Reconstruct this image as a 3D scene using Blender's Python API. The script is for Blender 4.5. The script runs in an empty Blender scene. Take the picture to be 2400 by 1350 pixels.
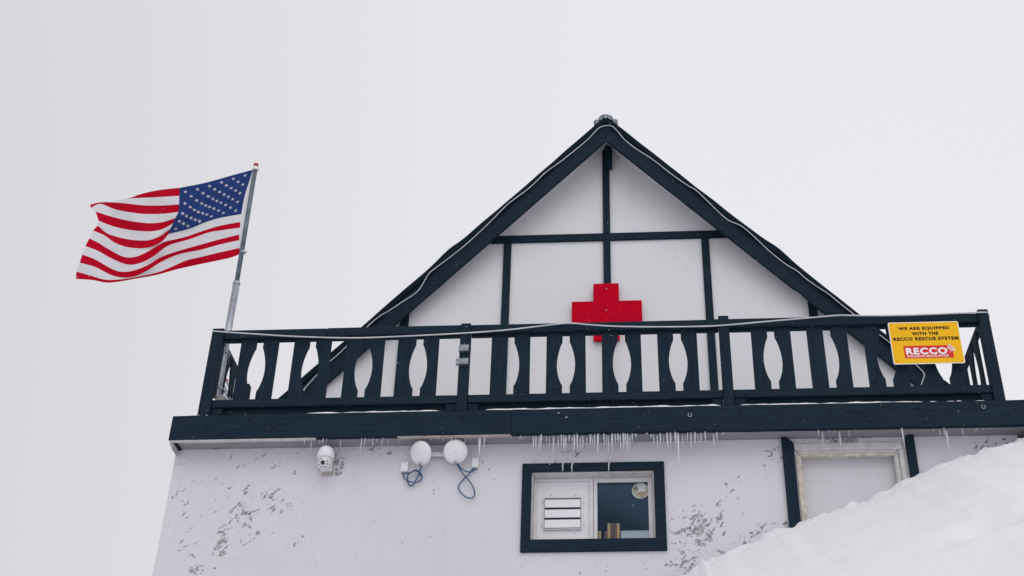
import bpy, bmesh, math, random
import numpy as np
from mathutils import Vector, Matrix, noise as mnoise

random.seed(7)
sc = bpy.context.scene
col = sc.collection

# ------------------------------------------------------------------ camera
F, PX, PY = 3133.8, 1304.9, 675.0            # focal length and principal point, in pixels of a 2400 x 1350 frame
PITCH, YAW, ROLL = 0.592944, -0.066140, 0.012907
D = 11.0                                      # metres from the camera to the front of the balcony
cp, sp, cy, sy = math.cos(PITCH), math.sin(PITCH), math.cos(YAW), math.sin(YAW)
FWD = Vector((sy*cp, cy*cp, sp)); RT = Vector((cy, -sy, 0)); UP = RT.cross(FWD)
c_, s_ = math.cos(ROLL), math.sin(ROLL)
CR = RT*c_ + UP*s_; CU = UP*c_ - RT*s_
CAM = Vector((0, -D, 0))
cd = bpy.data.cameras.new('camera'); cam = bpy.data.objects.new('camera', cd); col.objects.link(cam)
M = Matrix((CR, CU, -FWD)).transposed().to_4x4(); M.translation = CAM
cam.matrix_world = M
cd.sensor_width = 36.0; cd.lens = F/2400*36
cd.shift_x = -(PX-1200)/2400; cd.shift_y = 0
cd.clip_start = 0.05; cd.clip_end = 3000
sc.camera = cam

# ------------------------------------------------------------------ overcast sky, soft sun, exposure
w = bpy.data.worlds.new('World'); sc.world = w; w.use_nodes = True
nt = w.node_tree; nt.nodes.clear()
def wn(t, **k):
    n = nt.nodes.new(t)
    for a, b in k.items(): setattr(n, a, b)
    return n
SUN_EL, SUN_AZ = math.radians(46), math.radians(165)
out = wn('ShaderNodeOutputWorld'); bg = wn('ShaderNodeBackground'); nt.links.new(bg.outputs[0], out.inputs[0])
sky = wn('ShaderNodeTexSky', sky_type='NISHITA'); sky.sun_disc = False
sky.sun_elevation = SUN_EL; sky.sun_rotation = SUN_AZ; sky.dust_density = 6.0; sky.air_density = 1.0
tc = wn('ShaderNodeTexCoord')
no = wn('ShaderNodeTexNoise'); no.inputs['Scale'].default_value = 1.3; no.inputs['Detail'].default_value = 3
nt.links.new(tc.outputs['Generated'], no.inputs['Vector'])
sepx = wn('ShaderNodeSeparateXYZ'); nt.links.new(tc.outputs['Generated'], sepx.inputs[0])
m1 = wn('ShaderNodeMapRange'); m1.interpolation_type = 'SMOOTHSTEP'; m1.inputs[1].default_value = -0.60; m1.inputs[2].default_value = 0.06
m1.inputs[3].default_value = -0.150; m1.inputs[4].default_value = 0.058
nt.links.new(sepx.outputs[0], m1.inputs[0])
m2 = wn('ShaderNodeMath', operation='MULTIPLY_ADD'); m2.inputs[1].default_value = 0.05; nt.links.new(no.outputs[0], m2.inputs[0]); nt.links.new(m1.outputs[0], m2.inputs[2])
m3 = wn('ShaderNodeMath', operation='ADD'); m3.inputs[1].default_value = 1.005; nt.links.new(m2.outputs[0], m3.inputs[0])
cl = wn('ShaderNodeVectorMath', operation='SCALE'); cl.inputs[0].default_value = (7.72, 7.64, 8.05); nt.links.new(m3.outputs[0], cl.inputs['Scale'])
mx = wn('ShaderNodeMixRGB'); mx.inputs[0].default_value = 0.965      # thick cloud hides almost all of the clear sky
nt.links.new(sky.outputs[0], mx.inputs[1]); nt.links.new(cl.outputs[0], mx.inputs[2])
nt.links.new(mx.outputs[0], bg.inputs[0]); bg.inputs[1].default_value = 0.1

sl = bpy.data.lights.new('sun', 'SUN'); sl.energy = 0.55; sl.angle = math.radians(50); sl.color = (1, 0.985, 0.97)
so = bpy.data.objects.new('sun', sl); col.objects.link(so)
sd = Vector((math.sin(SUN_AZ)*math.cos(SUN_EL), math.cos(SUN_AZ)*math.cos(SUN_EL), math.sin(SUN_EL)))
so.rotation_euler = sd.to_track_quat('Z', 'Y').to_euler(); so.location = sd*40
sc.view_settings.view_transform = 'Standard'; sc.view_settings.look = 'None'
sc.view_settings.exposure = 0.0; sc.view_settings.gamma = 1.0; sc.view_settings.use_curve_mapping = False

# ------------------------------------------------------------------ pixel -> point on a plane
def ray(px, py):
    return (CR*((px-PX)/F) - CU*((py-PY)/F) + FWD)
def at(px, py, Y):
    d = ray(px, py); return CAM + d*((Y-CAM.y)/d.y)
def atp(px, py, p, n):
    d = ray(px, py); return CAM + d*((p-CAM).dot(n)/d.dot(n))
def AX(px, py, Y): return at(px, py, Y).x
def AZ(px, py, Y): return at(px, py, Y).z

# ------------------------------------------------------------------ materials
def newmat(name):
    m = bpy.data.materials.new(name); m.use_nodes = True
    return m, m.node_tree, m.node_tree.nodes['Principled BSDF']
def nn(t, typ, **k):
    n = t.nodes.new(typ)
    for a, b in k.items(): setattr(n, a, b)
    return n
def simple(name, c, rough=0.6, metal=0, var=0.12, scale=14, bump=0.0, bscale=60, spec=0.5, stretch=(1,1,1)):
    m, t, b = newmat(name)
    tc = nn(t, 'ShaderNodeTexCoord'); mp = nn(t, 'ShaderNodeMapping'); mp.inputs['Scale'].default_value = stretch
    t.links.new(tc.outputs['Object'], mp.inputs[0])
    n1 = nn(t, 'ShaderNodeTexNoise'); n1.inputs['Scale'].default_value = scale; n1.inputs['Detail'].default_value = 5
    t.links.new(mp.outputs[0], n1.inputs['Vector'])
    r = nn(t, 'ShaderNodeValToRGB')
    r.color_ramp.elements[0].position = 0.3; r.color_ramp.elements[1].position = 0.7
    r.color_ramp.elements[0].color = (*[x*(1-var) for x in c], 1); r.color_ramp.elements[1].color = (*[min(1, x*(1+var)) for x in c], 1)
    t.links.new(n1.outputs[0], r.inputs[0]); t.links.new(r.outputs[0], b.inputs['Base Color'])
    b.inputs['Roughness'].default_value = rough; b.inputs['Metallic'].default_value = metal
    b.inputs['Specular IOR Level'].default_value = spec
    if bump:
        n2 = nn(t, 'ShaderNodeTexNoise'); n2.inputs['Scale'].default_value = bscale; n2.inputs['Detail'].default_value = 4
        t.links.new(mp.outputs[0], n2.inputs['Vector'])
        bp = nn(t, 'ShaderNodeBump'); bp.inputs['Strength'].default_value = bump; bp.inputs['Distance'].default_value = 0.01
        t.links.new(n2.outputs[0], bp.inputs['Height']); t.links.new(bp.outputs[0], b.inputs['Normal'])
    return m

def painted_wood(name, axis):
    """dark blue-black paint on rough boards, grain along the given axis, a few bare nicks"""
    st = [16, 16, 16]; st[axis] = 1.1
    m, t, b = newmat(name)
    tc = nn(t, 'ShaderNodeTexCoord'); mp = nn(t, 'ShaderNodeMapping'); mp.inputs['Scale'].default_value = st
    oi = nn(t, 'ShaderNodeObjectInfo'); ad = nn(t, 'ShaderNodeVectorMath', operation='ADD')
    sc_ = nn(t, 'ShaderNodeMath', operation='MULTIPLY'); sc_.inputs[1].default_value = 30
    t.links.new(oi.outputs['Random'], sc_.inputs[0]); t.links.new(tc.outputs['Object'], ad.inputs[0]); t.links.new(sc_.outputs[0], ad.inputs[1])
    t.links.new(ad.outputs[0], mp.inputs[0])
    n1 = nn(t, 'ShaderNodeTexNoise'); n1.inputs['Scale'].default_value = 3.0; n1.inputs['Detail'].default_value = 7; n1.inputs['Roughness'].default_value = 0.65
    t.links.new(mp.outputs[0], n1.inputs['Vector'])
    r = nn(t, 'ShaderNodeValToRGB'); r.color_ramp.elements[0].position = 0.28; r.color_ramp.elements[1].position = 0.75
    r.color_ramp.elements[0].color = (0.0056, 0.0150, 0.0270, 1); r.color_ramp.elements[1].color = (0.0148, 0.0300, 0.0480, 1)
    t.links.new(n1.outputs[0], r.inputs[0])
    n2 = nn(t, 'ShaderNodeTexNoise'); n2.inputs['Scale'].default_value = 9; n2.inputs['Detail'].default_value = 6; n2.inputs['Roughness'].default_value = 0.7
    t.links.new(ad.outputs[0], n2.inputs['Vector'])
    g = nn(t, 'ShaderNodeMapRange'); g.inputs[1].default_value = 0.70; g.inputs[2].default_value = 0.74
    t.links.new(n2.outputs[0], g.inputs[0])
    mix = nn(t, 'ShaderNodeMixRGB'); mix.inputs[2].default_value = (0.20, 0.19, 0.19, 1)
    t.links.new(g.outputs[0], mix.inputs[0]); t.links.new(r.outputs[0], mix.inputs[1]); t.links.new(mix.outputs[0], b.inputs['Base Color'])
    b.inputs['Roughness'].default_value = 0.65; b.inputs['Specular IOR Level'].default_value = 0.08
    bp = nn(t, 'ShaderNodeBump'); bp.inputs['Strength'].default_value = 0.7; bp.inputs['Distance'].default_value = 0.008
    t.links.new(n1.outputs[0], bp.inputs['Height']); t.links.new(bp.outputs[0], b.inputs['Normal'])
    return m

def plaster(name, base, blobs=(), streak=0.0, chip_amt=1.0):
    """white painted render; `blobs` = (x, z, rx, rz, strength) places where the paint has flaked off"""
    m, t, b = newmat(name)
    geo = nn(t, 'ShaderNodeNewGeometry')
    P = geo.outputs['Position']
    big = nn(t, 'ShaderNodeTexNoise'); big.inputs['Scale'].default_value = 1.1; big.inputs['Detail'].default_value = 6; big.inputs['Roughness'].default_value = 0.6
    t.links.new(P, big.inputs['Vector'])
    r = nn(t, 'ShaderNodeValToRGB'); r.color_ramp.elements[0].position = 0.32; r.color_ramp.elements[1].position = 0.68
    r.color_ramp.elements[0].color = (*[x*0.955 for x in base], 1); r.color_ramp.elements[1].color = (*base, 1)
    t.links.new(big.outputs[0], r.inputs[0])
    sm = nn(t, 'ShaderNodeMapping'); sm.inputs['Scale'].default_value = (7, 1, 0.8); t.links.new(P, sm.inputs[0])
    sn = nn(t, 'ShaderNodeTexNoise'); sn.inputs['Scale'].default_value = 1.0; sn.inputs['Detail'].default_value = 6; sn.inputs['Roughness'].default_value = 0.65; t.links.new(sm.outputs[0], sn.inputs['Vector'])
    sr = nn(t, 'ShaderNodeMapRange'); sr.inputs[1].default_value = 0.56; sr.inputs[2].default_value = 0.80; sr.inputs[3].default_value = 0; sr.inputs[4].default_value = 0.45; t.links.new(sn.outputs[0], sr.inputs[0])
    gm = nn(t, 'ShaderNodeMixRGB'); gm.inputs[2].default_value = (*[x*0.80 for x in base], 1); t.links.new(sr.outputs[0], gm.inputs[0]); t.links.new(r.outputs[0], gm.inputs[1])
    r = gm
    mask = None
    sep = nn(t, 'ShaderNodeSeparateXYZ'); t.links.new(P, sep.inputs[0])
    cmb = nn(t, 'ShaderNodeCombineXYZ'); t.links.new(sep.outputs[0], cmb.inputs[0]); t.links.new(sep.outputs[2], cmb.inputs[1])
    for (x, z, rx, rz, s) in blobs:
        sb = nn(t, 'ShaderNodeVectorMath', operation='SUBTRACT'); sb.inputs[1].default_value = (x, z, 0); t.links.new(cmb.outputs[0], sb.inputs[0])
        ml = nn(t, 'ShaderNodeVectorMath', operation='MULTIPLY'); ml.inputs[1].default_value = (1/rx, 1/rz, 0); t.links.new(sb.outputs[0], ml.inputs[0])
        ln = nn(t, 'ShaderNodeVectorMath', operation='LENGTH'); t.links.new(ml.outputs[0], ln.inputs[0])
        mr = nn(t, 'ShaderNodeMapRange'); mr.inputs[1].default_value = 1.0; mr.inputs[2].default_value = 0.0; mr.inputs[3].default_value = 0; mr.inputs[4].default_value = s
        t.links.new(ln.outputs['Value'], mr.inputs[0])
        if mask is None: mask = mr.outputs[0]
        else:
            mm = nn(t, 'ShaderNodeMath', operation='MAXIMUM'); t.links.new(mask, mm.inputs[0]); t.links.new(mr.outputs[0], mm.inputs[1]); mask = mm.outputs[0]
    # chips: fine noise, streaked along one diagonal
    mp0 = nn(t, 'ShaderNodeMapping'); mp0.inputs['Rotation'].default_value = (0, math.radians(40), 0); t.links.new(P, mp0.inputs[0])
    mp = nn(t, 'ShaderNodeMapping'); mp.inputs['Scale'].default_value = (0.62, 1, 1.30)
    t.links.new(mp0.outputs[0], mp.inputs[0])
    n1 = nn(t, 'ShaderNodeTexNoise'); n1.inputs['Scale'].default_value = 24; n1.inputs['Detail'].default_value = 5; n1.inputs['Roughness'].default_value = 0.62
    n1.inputs['Distortion'].default_value = 0.8
    t.links.new(mp.outputs[0], n1.inputs['Vector'])
    # flake rims: contour lines of a slower noise
    n2 = nn(t, 'ShaderNodeTexNoise'); n2.inputs['Scale'].default_value = 6.5; n2.inputs['Detail'].default_value = 4; t.links.new(mp.outputs[0], n2.inputs['Vector'])
    s1 = nn(t, 'ShaderNodeMath', operation='SUBTRACT'); s1.inputs[1].default_value = 0.5; t.links.new(n2.outputs[0], s1.inputs[0])
    s2 = nn(t, 'ShaderNodeMath', operation='ABSOLUTE'); t.links.new(s1.outputs[0], s2.inputs[0])
    s3 = nn(t, 'ShaderNodeMapRange'); s3.inputs[1].default_value = 0.0; s3.inputs[2].default_value = 0.05; s3.inputs[3].default_value = 0.13; s3.inputs[4].default_value = 0
    t.links.new(s2.outputs[0], s3.inputs[0])
    su = nn(t, 'ShaderNodeMath', operation='ADD'); t.links.new(n1.outputs[0], su.inputs[0]); t.links.new(s3.outputs[0], su.inputs[1])
    if mask is not None:
        ma = nn(t, 'ShaderNodeMath', operation='MULTIPLY_ADD'); ma.inputs[1].default_value = 0.265; t.links.new(mask, ma.inputs[0]); t.links.new(su.outputs[0], ma.inputs[2])
        val = ma.outputs[0]
    else: val = su.outputs[0]
    ch = nn(t, 'ShaderNodeMapRange'); ch.inputs[1].default_value = 0.780; ch.inputs[2].default_value = 0.835; ch.inputs[4].default_value = chip_amt
    t.links.new(val, ch.inputs[0])
    n3 = nn(t, 'ShaderNodeTexNoise'); n3.inputs['Scale'].default_value = 40; t.links.new(P, n3.inputs['Vector'])
    cr = nn(t, 'ShaderNodeValToRGB'); cr.color_ramp.elements[0].position = 0.35; cr.color_ramp.elements[1].position = 0.7
    cr.color_ramp.elements[0].color = (0.13, 0.135, 0.145, 1); cr.color_ramp.elements[1].color = (0.44, 0.44, 0.45, 1)
    dp = nn(t, 'ShaderNodeMapRange'); dp.inputs[1].default_value = 0.80; dp.inputs[2].default_value = 0.97; t.links.new(val, dp.inputs[0])
    dq = nn(t, 'ShaderNodeMath', operation='MULTIPLY_ADD'); dq.inputs[1].default_value = 0.5; t.links.new(n3.outputs[0], dq.inputs[0]); t.links.new(dp.outputs[0], dq.inputs[2])
    dr = nn(t, 'ShaderNodeMath', operation='SUBTRACT'); dr.inputs[1].default_value = 0.2; t.links.new(dq.outputs[0], dr.inputs[0])
    t.links.new(dr.outputs[0], cr.inputs[0])
    mix = nn(t, 'ShaderNodeMixRGB'); t.links.new(ch.outputs[0], mix.inputs[0]); t.links.new(r.outputs[0], mix.inputs[1]); t.links.new(cr.outputs[0], mix.inputs[2])
    t.links.new(mix.outputs[0], b.inputs['Base Color']); b.inputs['Roughness'].default_value = 0.75; b.inputs['Specular IOR Level'].default_value = 0.25
    # relief: rough trowelled skin, chips sunk
    n4 = nn(t, 'ShaderNodeTexNoise'); n4.inputs['Scale'].default_value = 22; n4.inputs['Detail'].default_value = 8; n4.inputs['Roughness'].default_value = 0.6; t.links.new(P, n4.inputs['Vector'])
    h = nn(t, 'ShaderNodeMath', operation='MULTIPLY_ADD'); h.inputs[1].default_value = -0.8; t.links.new(ch.outputs[0], h.inputs[0]); t.links.new(n4.outputs[0], h.inputs[2])
    bp = nn(t, 'ShaderNodeBump'); bp.inputs['Strength'].default_value = 0.55; bp.inputs['Distance'].default_value = 0.010
    t.links.new(h.outputs[0], bp.inputs['Height']); t.links.new(bp.outputs[0], b.inputs['Normal'])
    return m

WOODX, WOODY, WOODZ = painted_wood('dark_paint_along_x', 0), painted_wood('dark_paint_along_y', 1), painted_wood('dark_paint_along_z', 2)
WHITEWOOD = simple('white_painted_wood', (0.62, 0.615, 0.635), 0.6, var=0.08, scale=7, bump=0.25, bscale=30)
OLDWHITE = simple('worn_white_paint', (0.535, 0.525, 0.52), 0.65, var=0.16, scale=12, bump=0.4, bscale=25)
STAINED = simple('stained_cream_paint', (0.55, 0.495, 0.415), 0.65, var=0.3, scale=16, bump=0.3)
RAWWOOD = simple('bare_wood_edge', (0.44, 0.39, 0.37), 0.8, var=0.35, scale=18, bump=0.5, stretch=(1, 6, 6))
RED = simple('red_paint', (0.50, 0.0008, 0.018), 0.6, var=0.10, scale=10, bump=0.2, spec=0.03)
YELLOW = simple('yellow_enamel', (0.86, 0.47, 0.006), 0.4, var=0.03, scale=5, spec=0.12)
SIGNRED = simple('sign_red_print', (0.66, 0.028, 0.025), 0.4, var=0.03, spec=0.12)
SIGNWHITE = simple('sign_white_print', (0.82, 0.82, 0.83), 0.35, var=0.02)
INK = simple('black_ink', (0.008, 0.008, 0.010), 0.5, var=0.1, spec=0.1)
STEEL = simple('galvanised_steel', (0.42, 0.45, 0.50), 0.42, metal=0.75, var=0.22, scale=22, bump=0.1)
CLIPM = simple('dull_zinc', (0.22, 0.245, 0.28), 0.4, metal=0.6, var=0.4, scale=40)
DARKSTEEL = simple('weathered_grey_tube', (0.115, 0.145, 0.175), 0.45, metal=0.3, var=0.4, scale=9, bump=0.15)
REDCAP = simple('red_plastic', (0.38, 0.02, 0.025), 0.4, var=0.1)
PLASTIC = simple('white_plastic', (0.74, 0.74, 0.76), 0.4, var=0.04, scale=9)
GREYPL = simple('grey_fitting', (0.25, 0.26, 0.28), 0.5, var=0.15)
BLACK = simple('black_glass', (0.008, 0.010, 0.014), 0.12, var=0.1)
BLUECABLE = simple('blue_cable_sheath', (0.010, 0.075, 0.19), 0.45, var=0.15)
WHITECABLE = simple('white_cable_sheath', (0.56, 0.56, 0.60), 0.5, var=0.15, scale=8)
TANWOOD = simple('tan_wood', (0.80, 0.50, 0.20), 0.6, var=0.2, scale=6, stretch=(8, 8, 1))
BROWNWOOD = simple('brown_wood', (0.22, 0.11, 0.06), 0.6, var=0.25, scale=6, stretch=(8, 8, 1))
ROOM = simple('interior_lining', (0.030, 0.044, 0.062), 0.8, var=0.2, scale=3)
SHINGLE = simple('dark_roofing', (0.0055, 0.014, 0.025), 0.75, var=0.3, scale=25, bump=0.6, bscale=40, spec=0.06)
RIDGEM = simple('iced_grey_flashing', (0.16, 0.19, 0.225), 0.6, var=0.5, scale=14, bump=0.3)
FLAGRED = simple('flag_red', (0.50, 0.003, 0.021), 0.7, var=0.07, scale=9, bump=0.5, bscale=14, spec=0.03, stretch=(0.5, 1, 1.6))
FLAGWHITE = simple('flag_white', (0.74, 0.735, 0.76), 0.7, var=0.03, scale=9, bump=0.5, bscale=14, spec=0.03, stretch=(0.5, 1, 1.6))
FLAGBLUE = simple('flag_blue', (0.024, 0.053, 0.185), 0.7, var=0.1, scale=9, bump=0.5, bscale=14, spec=0.03, stretch=(0.5, 1, 1.6))
for mm_ in (FLAGRED, FLAGWHITE, FLAGBLUE):            # thin nylon lets some light through
    b_ = mm_.node_tree.nodes['Principled BSDF']; t_ = mm_.node_tree
    tr = nn(t_, 'ShaderNodeBsdfTranslucent'); mixs = nn(t_, 'ShaderNodeMixShader'); mixs.inputs[0].default_value = 0.35
    src = b_.inputs['Base Color'].links[0].from_socket; t_.links.new(src, tr.inputs[0])
    t_.links.new(b_.outputs[0], mixs.inputs[1]); t_.links.new(tr.outputs[0], mixs.inputs[2])
    t_.links.new(mixs.outputs[0], t_.nodes['Material Output'].inputs[0])

def snow_mat():
    m, t, b = newmat('snow')
    geo = nn(t, 'ShaderNodeNewGeometry')
    b.inputs['Base Color'].default_value = (0.815, 0.813, 0.835, 1); b.inputs['Roughness'].default_value = 0.75
    b.inputs['Specular IOR Level'].default_value = 0.2
    b.inputs['Subsurface Weight'].default_value = 0.0
    n1 = nn(t, 'ShaderNodeTexNoise'); n1.inputs['Scale'].default_value = 11; n1.inputs['Detail'].default_value = 9; n1.inputs['Roughness'].default_value = 0.55
    mp = nn(t, 'ShaderNodeMapping'); mp.inputs['Rotation'].default_value = (0, -0.45, 0); mp.inputs['Scale'].default_value = (0.55, 1, 1.3)
    t.links.new(geo.outputs['Position'], mp.inputs[0]); t.links.new(mp.outputs[0], n1.inputs['Vector'])
    bp = nn(t, 'ShaderNodeBump'); bp.inputs['Strength'].default_value = 0.6; bp.inputs['Distance'].default_value = 0.03
    t.links.new(n1.outputs[0], bp.inputs['Height']); t.links.new(bp.outputs[0], b.inputs['Normal'])
    return m
SNOW = snow_mat()
def ice_mat():
    m, t, b = newmat('ice')
    b.inputs['Base Color'].default_value = (0.72, 0.73, 0.765, 1); b.inputs['Roughness'].default_value = 0.22
    b.inputs['Transmission Weight'].default_value = 0.18; b.inputs['IOR'].default_value = 1.31
    return m
ICE = ice_mat()
def glass_mat():
    m, t, b = newmat('window_glass')
    t.nodes.remove(b); o = t.nodes['Material Output']
    fr = nn(t, 'ShaderNodeFresnel'); fr.inputs[0].default_value = 1.45
    tr = nn(t, 'ShaderNodeBsdfTransparent'); tr.inputs[0].default_value = (0.955, 0.975, 0.985, 1)
    gl = nn(t, 'ShaderNodeBsdfGlossy'); gl.inputs[0].default_value = (0.20, 0.36, 0.56, 1); gl.inputs['Roughness'].default_value = 0.06
    mx = nn(t, 'ShaderNodeMixShader'); t.links.new(fr.outputs[0], mx.inputs[0]); t.links.new(tr.outputs[0], mx.inputs[1]); t.links.new(gl.outputs[0], mx.inputs[2])
    t.links.new(mx.outputs[0], o.inputs[0]); return m
GLASS = glass_mat()

# ------------------------------------------------------------------ builders
ORG = {}
def thing(name, loc, label, cat, group=None):
    o = bpy.data.objects.new(name, None); o.empty_display_size = 0.2; col.objects.link(o)
    o.location = loc; ORG[o.name] = Vector(loc); tag(o, label, cat, group); return o
def tag(o, label=None, cat=None, group=None, kind=None):
    if label: o['label'] = label
    if cat: o['category'] = cat
    if group: o['group'] = group
    if kind: o['kind'] = kind
    return o

class MB:
    def __init__(s): s.v = []; s.f = []; s.mi = []
    def add(s, vs, fs, mi=0):
        k = len(s.v); s.v += [Vector(p) for p in vs]
        for f in fs: s.f.append([i+k for i in f]); s.mi.append(mi)
        return s
    def box(s, x0, x1, y0, y1, z0, z1, mi=0):
        x0, x1 = min(x0, x1), max(x0, x1); y0, y1 = min(y0, y1), max(y0, y1); z0, z1 = min(z0, z1), max(z0, z1)
        return s.add([(x0,y0,z0),(x1,y0,z0),(x1,y1,z0),(x0,y1,z0),(x0,y0,z1),(x1,y0,z1),(x1,y1,z1),(x0,y1,z1)],
                     [(3,2,1,0),(4,5,6,7),(0,1,5,4),(1,2,6,5),(2,3,7,6),(3,0,4,7)], mi)
    def prism(s, poly, y0, y1, mi=0):          # polygon in XZ (counter-clockwise seen from -Y), extruded from y0 (front) to y1
        n = len(poly)
        vs = [(x, y0, z) for x, z in poly] + [(x, y1, z) for x, z in poly]
        fs = [list(range(n)), [n+i for i in reversed(range(n))]] + [(i, i+n, (i+1) % n+n, (i+1) % n) for i in range(n)]
        return s.add(vs, fs, mi)
    def hexa(s, a, b, mi=0):                    # two quads (front, back), 4 points each
        return s.add(list(a)+list(b), [(0,1,2,3),(7,6,5,4),(0,4,5,1),(1,5,6,2),(2,6,7,3),(3,7,4,0)], mi)
    def tube(s, pts, r, n=8, mi=0, cap=True):
        pts = [Vector(p) for p in pts]; m = len(pts)
        rs = r if isinstance(r, (list, tuple)) else [r]*m
        rings = []; prev = None
        for i, p in enumerate(pts):
            d = (pts[min(i+1, m-1)] - pts[max(i-1, 0)]).normalized()
            if prev is None:
                a = Vector((0,0,1)) if abs(d.z) < 0.9 else Vector((1,0,0)); u = d.cross(a).normalized()
            else: u = (prev - d*prev.dot(d)).normalized()
            prev = u; v = d.cross(u)
            rings.append([p + (u*math.cos(2*math.pi*k/n) + v*math.sin(2*math.pi*k/n))*rs[i] for k in range(n)])
        vs = [q for rg in rings for q in rg]
        fs = [(i*n+k, i*n+(k+1) % n, (i+1)*n+(k+1) % n, (i+1)*n+k) for i in range(m-1) for k in range(n)]
        if cap: fs += [list(reversed(range(n))), [(m-1)*n+k for k in range(n)]]
        return s.add(vs, fs, mi)
    def lathe(s, prof, o, axis, n=28, mi=0):    # profile (radius, height along the axis)
        axis = Vector(axis).normalized(); a = Vector((0,0,1)) if abs(axis.z) < 0.9 else Vector((1,0,0))
        u = axis.cross(a).normalized(); v = axis.cross(u); o = Vector(o)
        vs = []; fs = []
        for r, h in prof:
            for k in range(n): vs.append(o + axis*h + (u*math.cos(2*math.pi*k/n) + v*math.sin(2*math.pi*k/n))*max(r, 1e-4))
        m = len(prof)
        for i in range(m-1):
            for k in range(n): fs.append((i*n+k, i*n+(k+1) % n, (i+1)*n+(k+1) % n, (i+1)*n+k))
        fs += [list(reversed(range(n))), [(m-1)*n+k for k in range(n)]]
        return s.add(vs, fs, mi)
    def build(s, name, mats, parent=None, bevel=0, smooth=False, seg=1):
        if not isinstance(mats, (list, tuple)): mats = [mats]
        lo = Vector((min(p.x for p in s.v), min(p.y for p in s.v), min(p.z for p in s.v)))
        hi = Vector((max(p.x for p in s.v), max(p.y for p in s.v), max(p.z for p in s.v)))
        c = (lo+hi)/2
        if parent is None: c.z = lo.z
        me = bpy.data.meshes.new(name); me.from_pydata([p-c for p in s.v], [], s.f)
        for m in mats: me.materials.append(m)
        if len(mats) > 1: me.polygons.foreach_set('material_index', s.mi)
        bm = bmesh.new(); bm.from_mesh(me)
        bmesh.ops.recalc_face_normals(bm, faces=bm.faces)
        if bevel:
            es = [e for e in bm.edges if len(e.link_faces) == 2 and e.calc_face_angle(0) > 0.5]
            bmesh.ops.bevel(bm, geom=es, offset=bevel, segments=seg, profile=0.6, affect='EDGES', clamp_overlap=True)
        for f in bm.faces: f.smooth = smooth
        bm.to_mesh(me); bm.free(); me.update()
        o = bpy.data.objects.new(name, me); col.objects.link(o)
        if parent is not None:
            o.parent = parent; o.location = c - ORG[parent.name]
        else: o.location = c
        ORG[o.name] = c
        return o
def copy_at(src, c, parent):
    o = src.copy(); col.objects.link(o); o.parent = parent; o.rotation_euler.y = random.uniform(-.007, .007); o.location = Vector(c) - ORG[parent.name]; ORG[o.name] = Vector(c); return o
def smoothline(pts, n=6):
    """Catmull-Rom through 3-D points"""
    P = [Vector(p) for p in pts]; P = [P[0]*2-P[1]] + P + [P[-1]*2-P[-2]]; out = []
    for i in range(1, len(P)-2):
        for k in range(n):
            t = k/n; a, b, c, d = P[i-1], P[i], P[i+1], P[i+2]
            out.append(0.5*((2*b) + (c-a)*t + (2*a-5*b+4*c-d)*t*t + (3*b-a-3*c+d)*t**3))
    out.append(P[-2]); return out

# ------------------------------------------------------------------ main planes (Y grows away from the camera)
YB = 0.0            # front of the balcony beam
YW = 0.23           # face of the lower wall
YR = 0.03           # front of the railing posts
YG = 2.0            # gable wall
ZB1 = (AZ(403, 977, YB) + AZ(2300, 937, YB))/2        # top of beam = deck edge
ZB0 = (AZ(396, 1030, YB) + AZ(2300, 997, YB))/2       # bottom of beam
XL = AX(400, 1003, YB)                                 # left end of beam
XWL = AX(412, 1062, YW)                                # left corner of the wall
XWR = AX(2382, 1010, YW)
XR = XWR + 0.55
YBACK = 8.0

# ------------------------------------------------------------------ snow ground
sil = [(1000,1520),(1300,1440),(1500,1385),(1600,1352),(1632,1330),(1645,1309),(1656,1322),(1690,1300),(1730,1287),(1790,1255),(1808,1248),(1822,1240),(1858,1233),
       (1880,1222),(1920,1208),(1980,1188),(2030,1171),(2075,1150),(2098,1140),(2118,1126),(2140,1117),(2165,1103),(2196,1086),(2230,1078),(2274,1064),(2310,1050),(2370,1036),(2400,1027),(2480,1000),(2650,960),(3000,930)]
CRX = np.array([AX(a, b, YW-0.12) for a, b in sil]); CRZ = np.array([AZ(a, b, YW-0.12) for a, b in sil])
xs = np.unique(np.concatenate([np.linspace(-900,-60,22), np.linspace(-60,-8,26), np.linspace(-8,0.4,34), np.linspace(0.4,5.6,280), np.linspace(5.6,14,34), np.linspace(14,60,24), np.linspace(60,900,22)]))
ys = np.unique(np.concatenate([np.linspace(-900,-60,22), np.linspace(-60,-12,26), np.linspace(-12,-5,40), np.linspace(-5,-0.9,110), np.linspace(-0.9,0.5,70), np.linspace(0.5,12,24), np.linspace(12,900,30)]))
def foot(x):      # height of the untouched slope at the wall
    return 3.9
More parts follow.
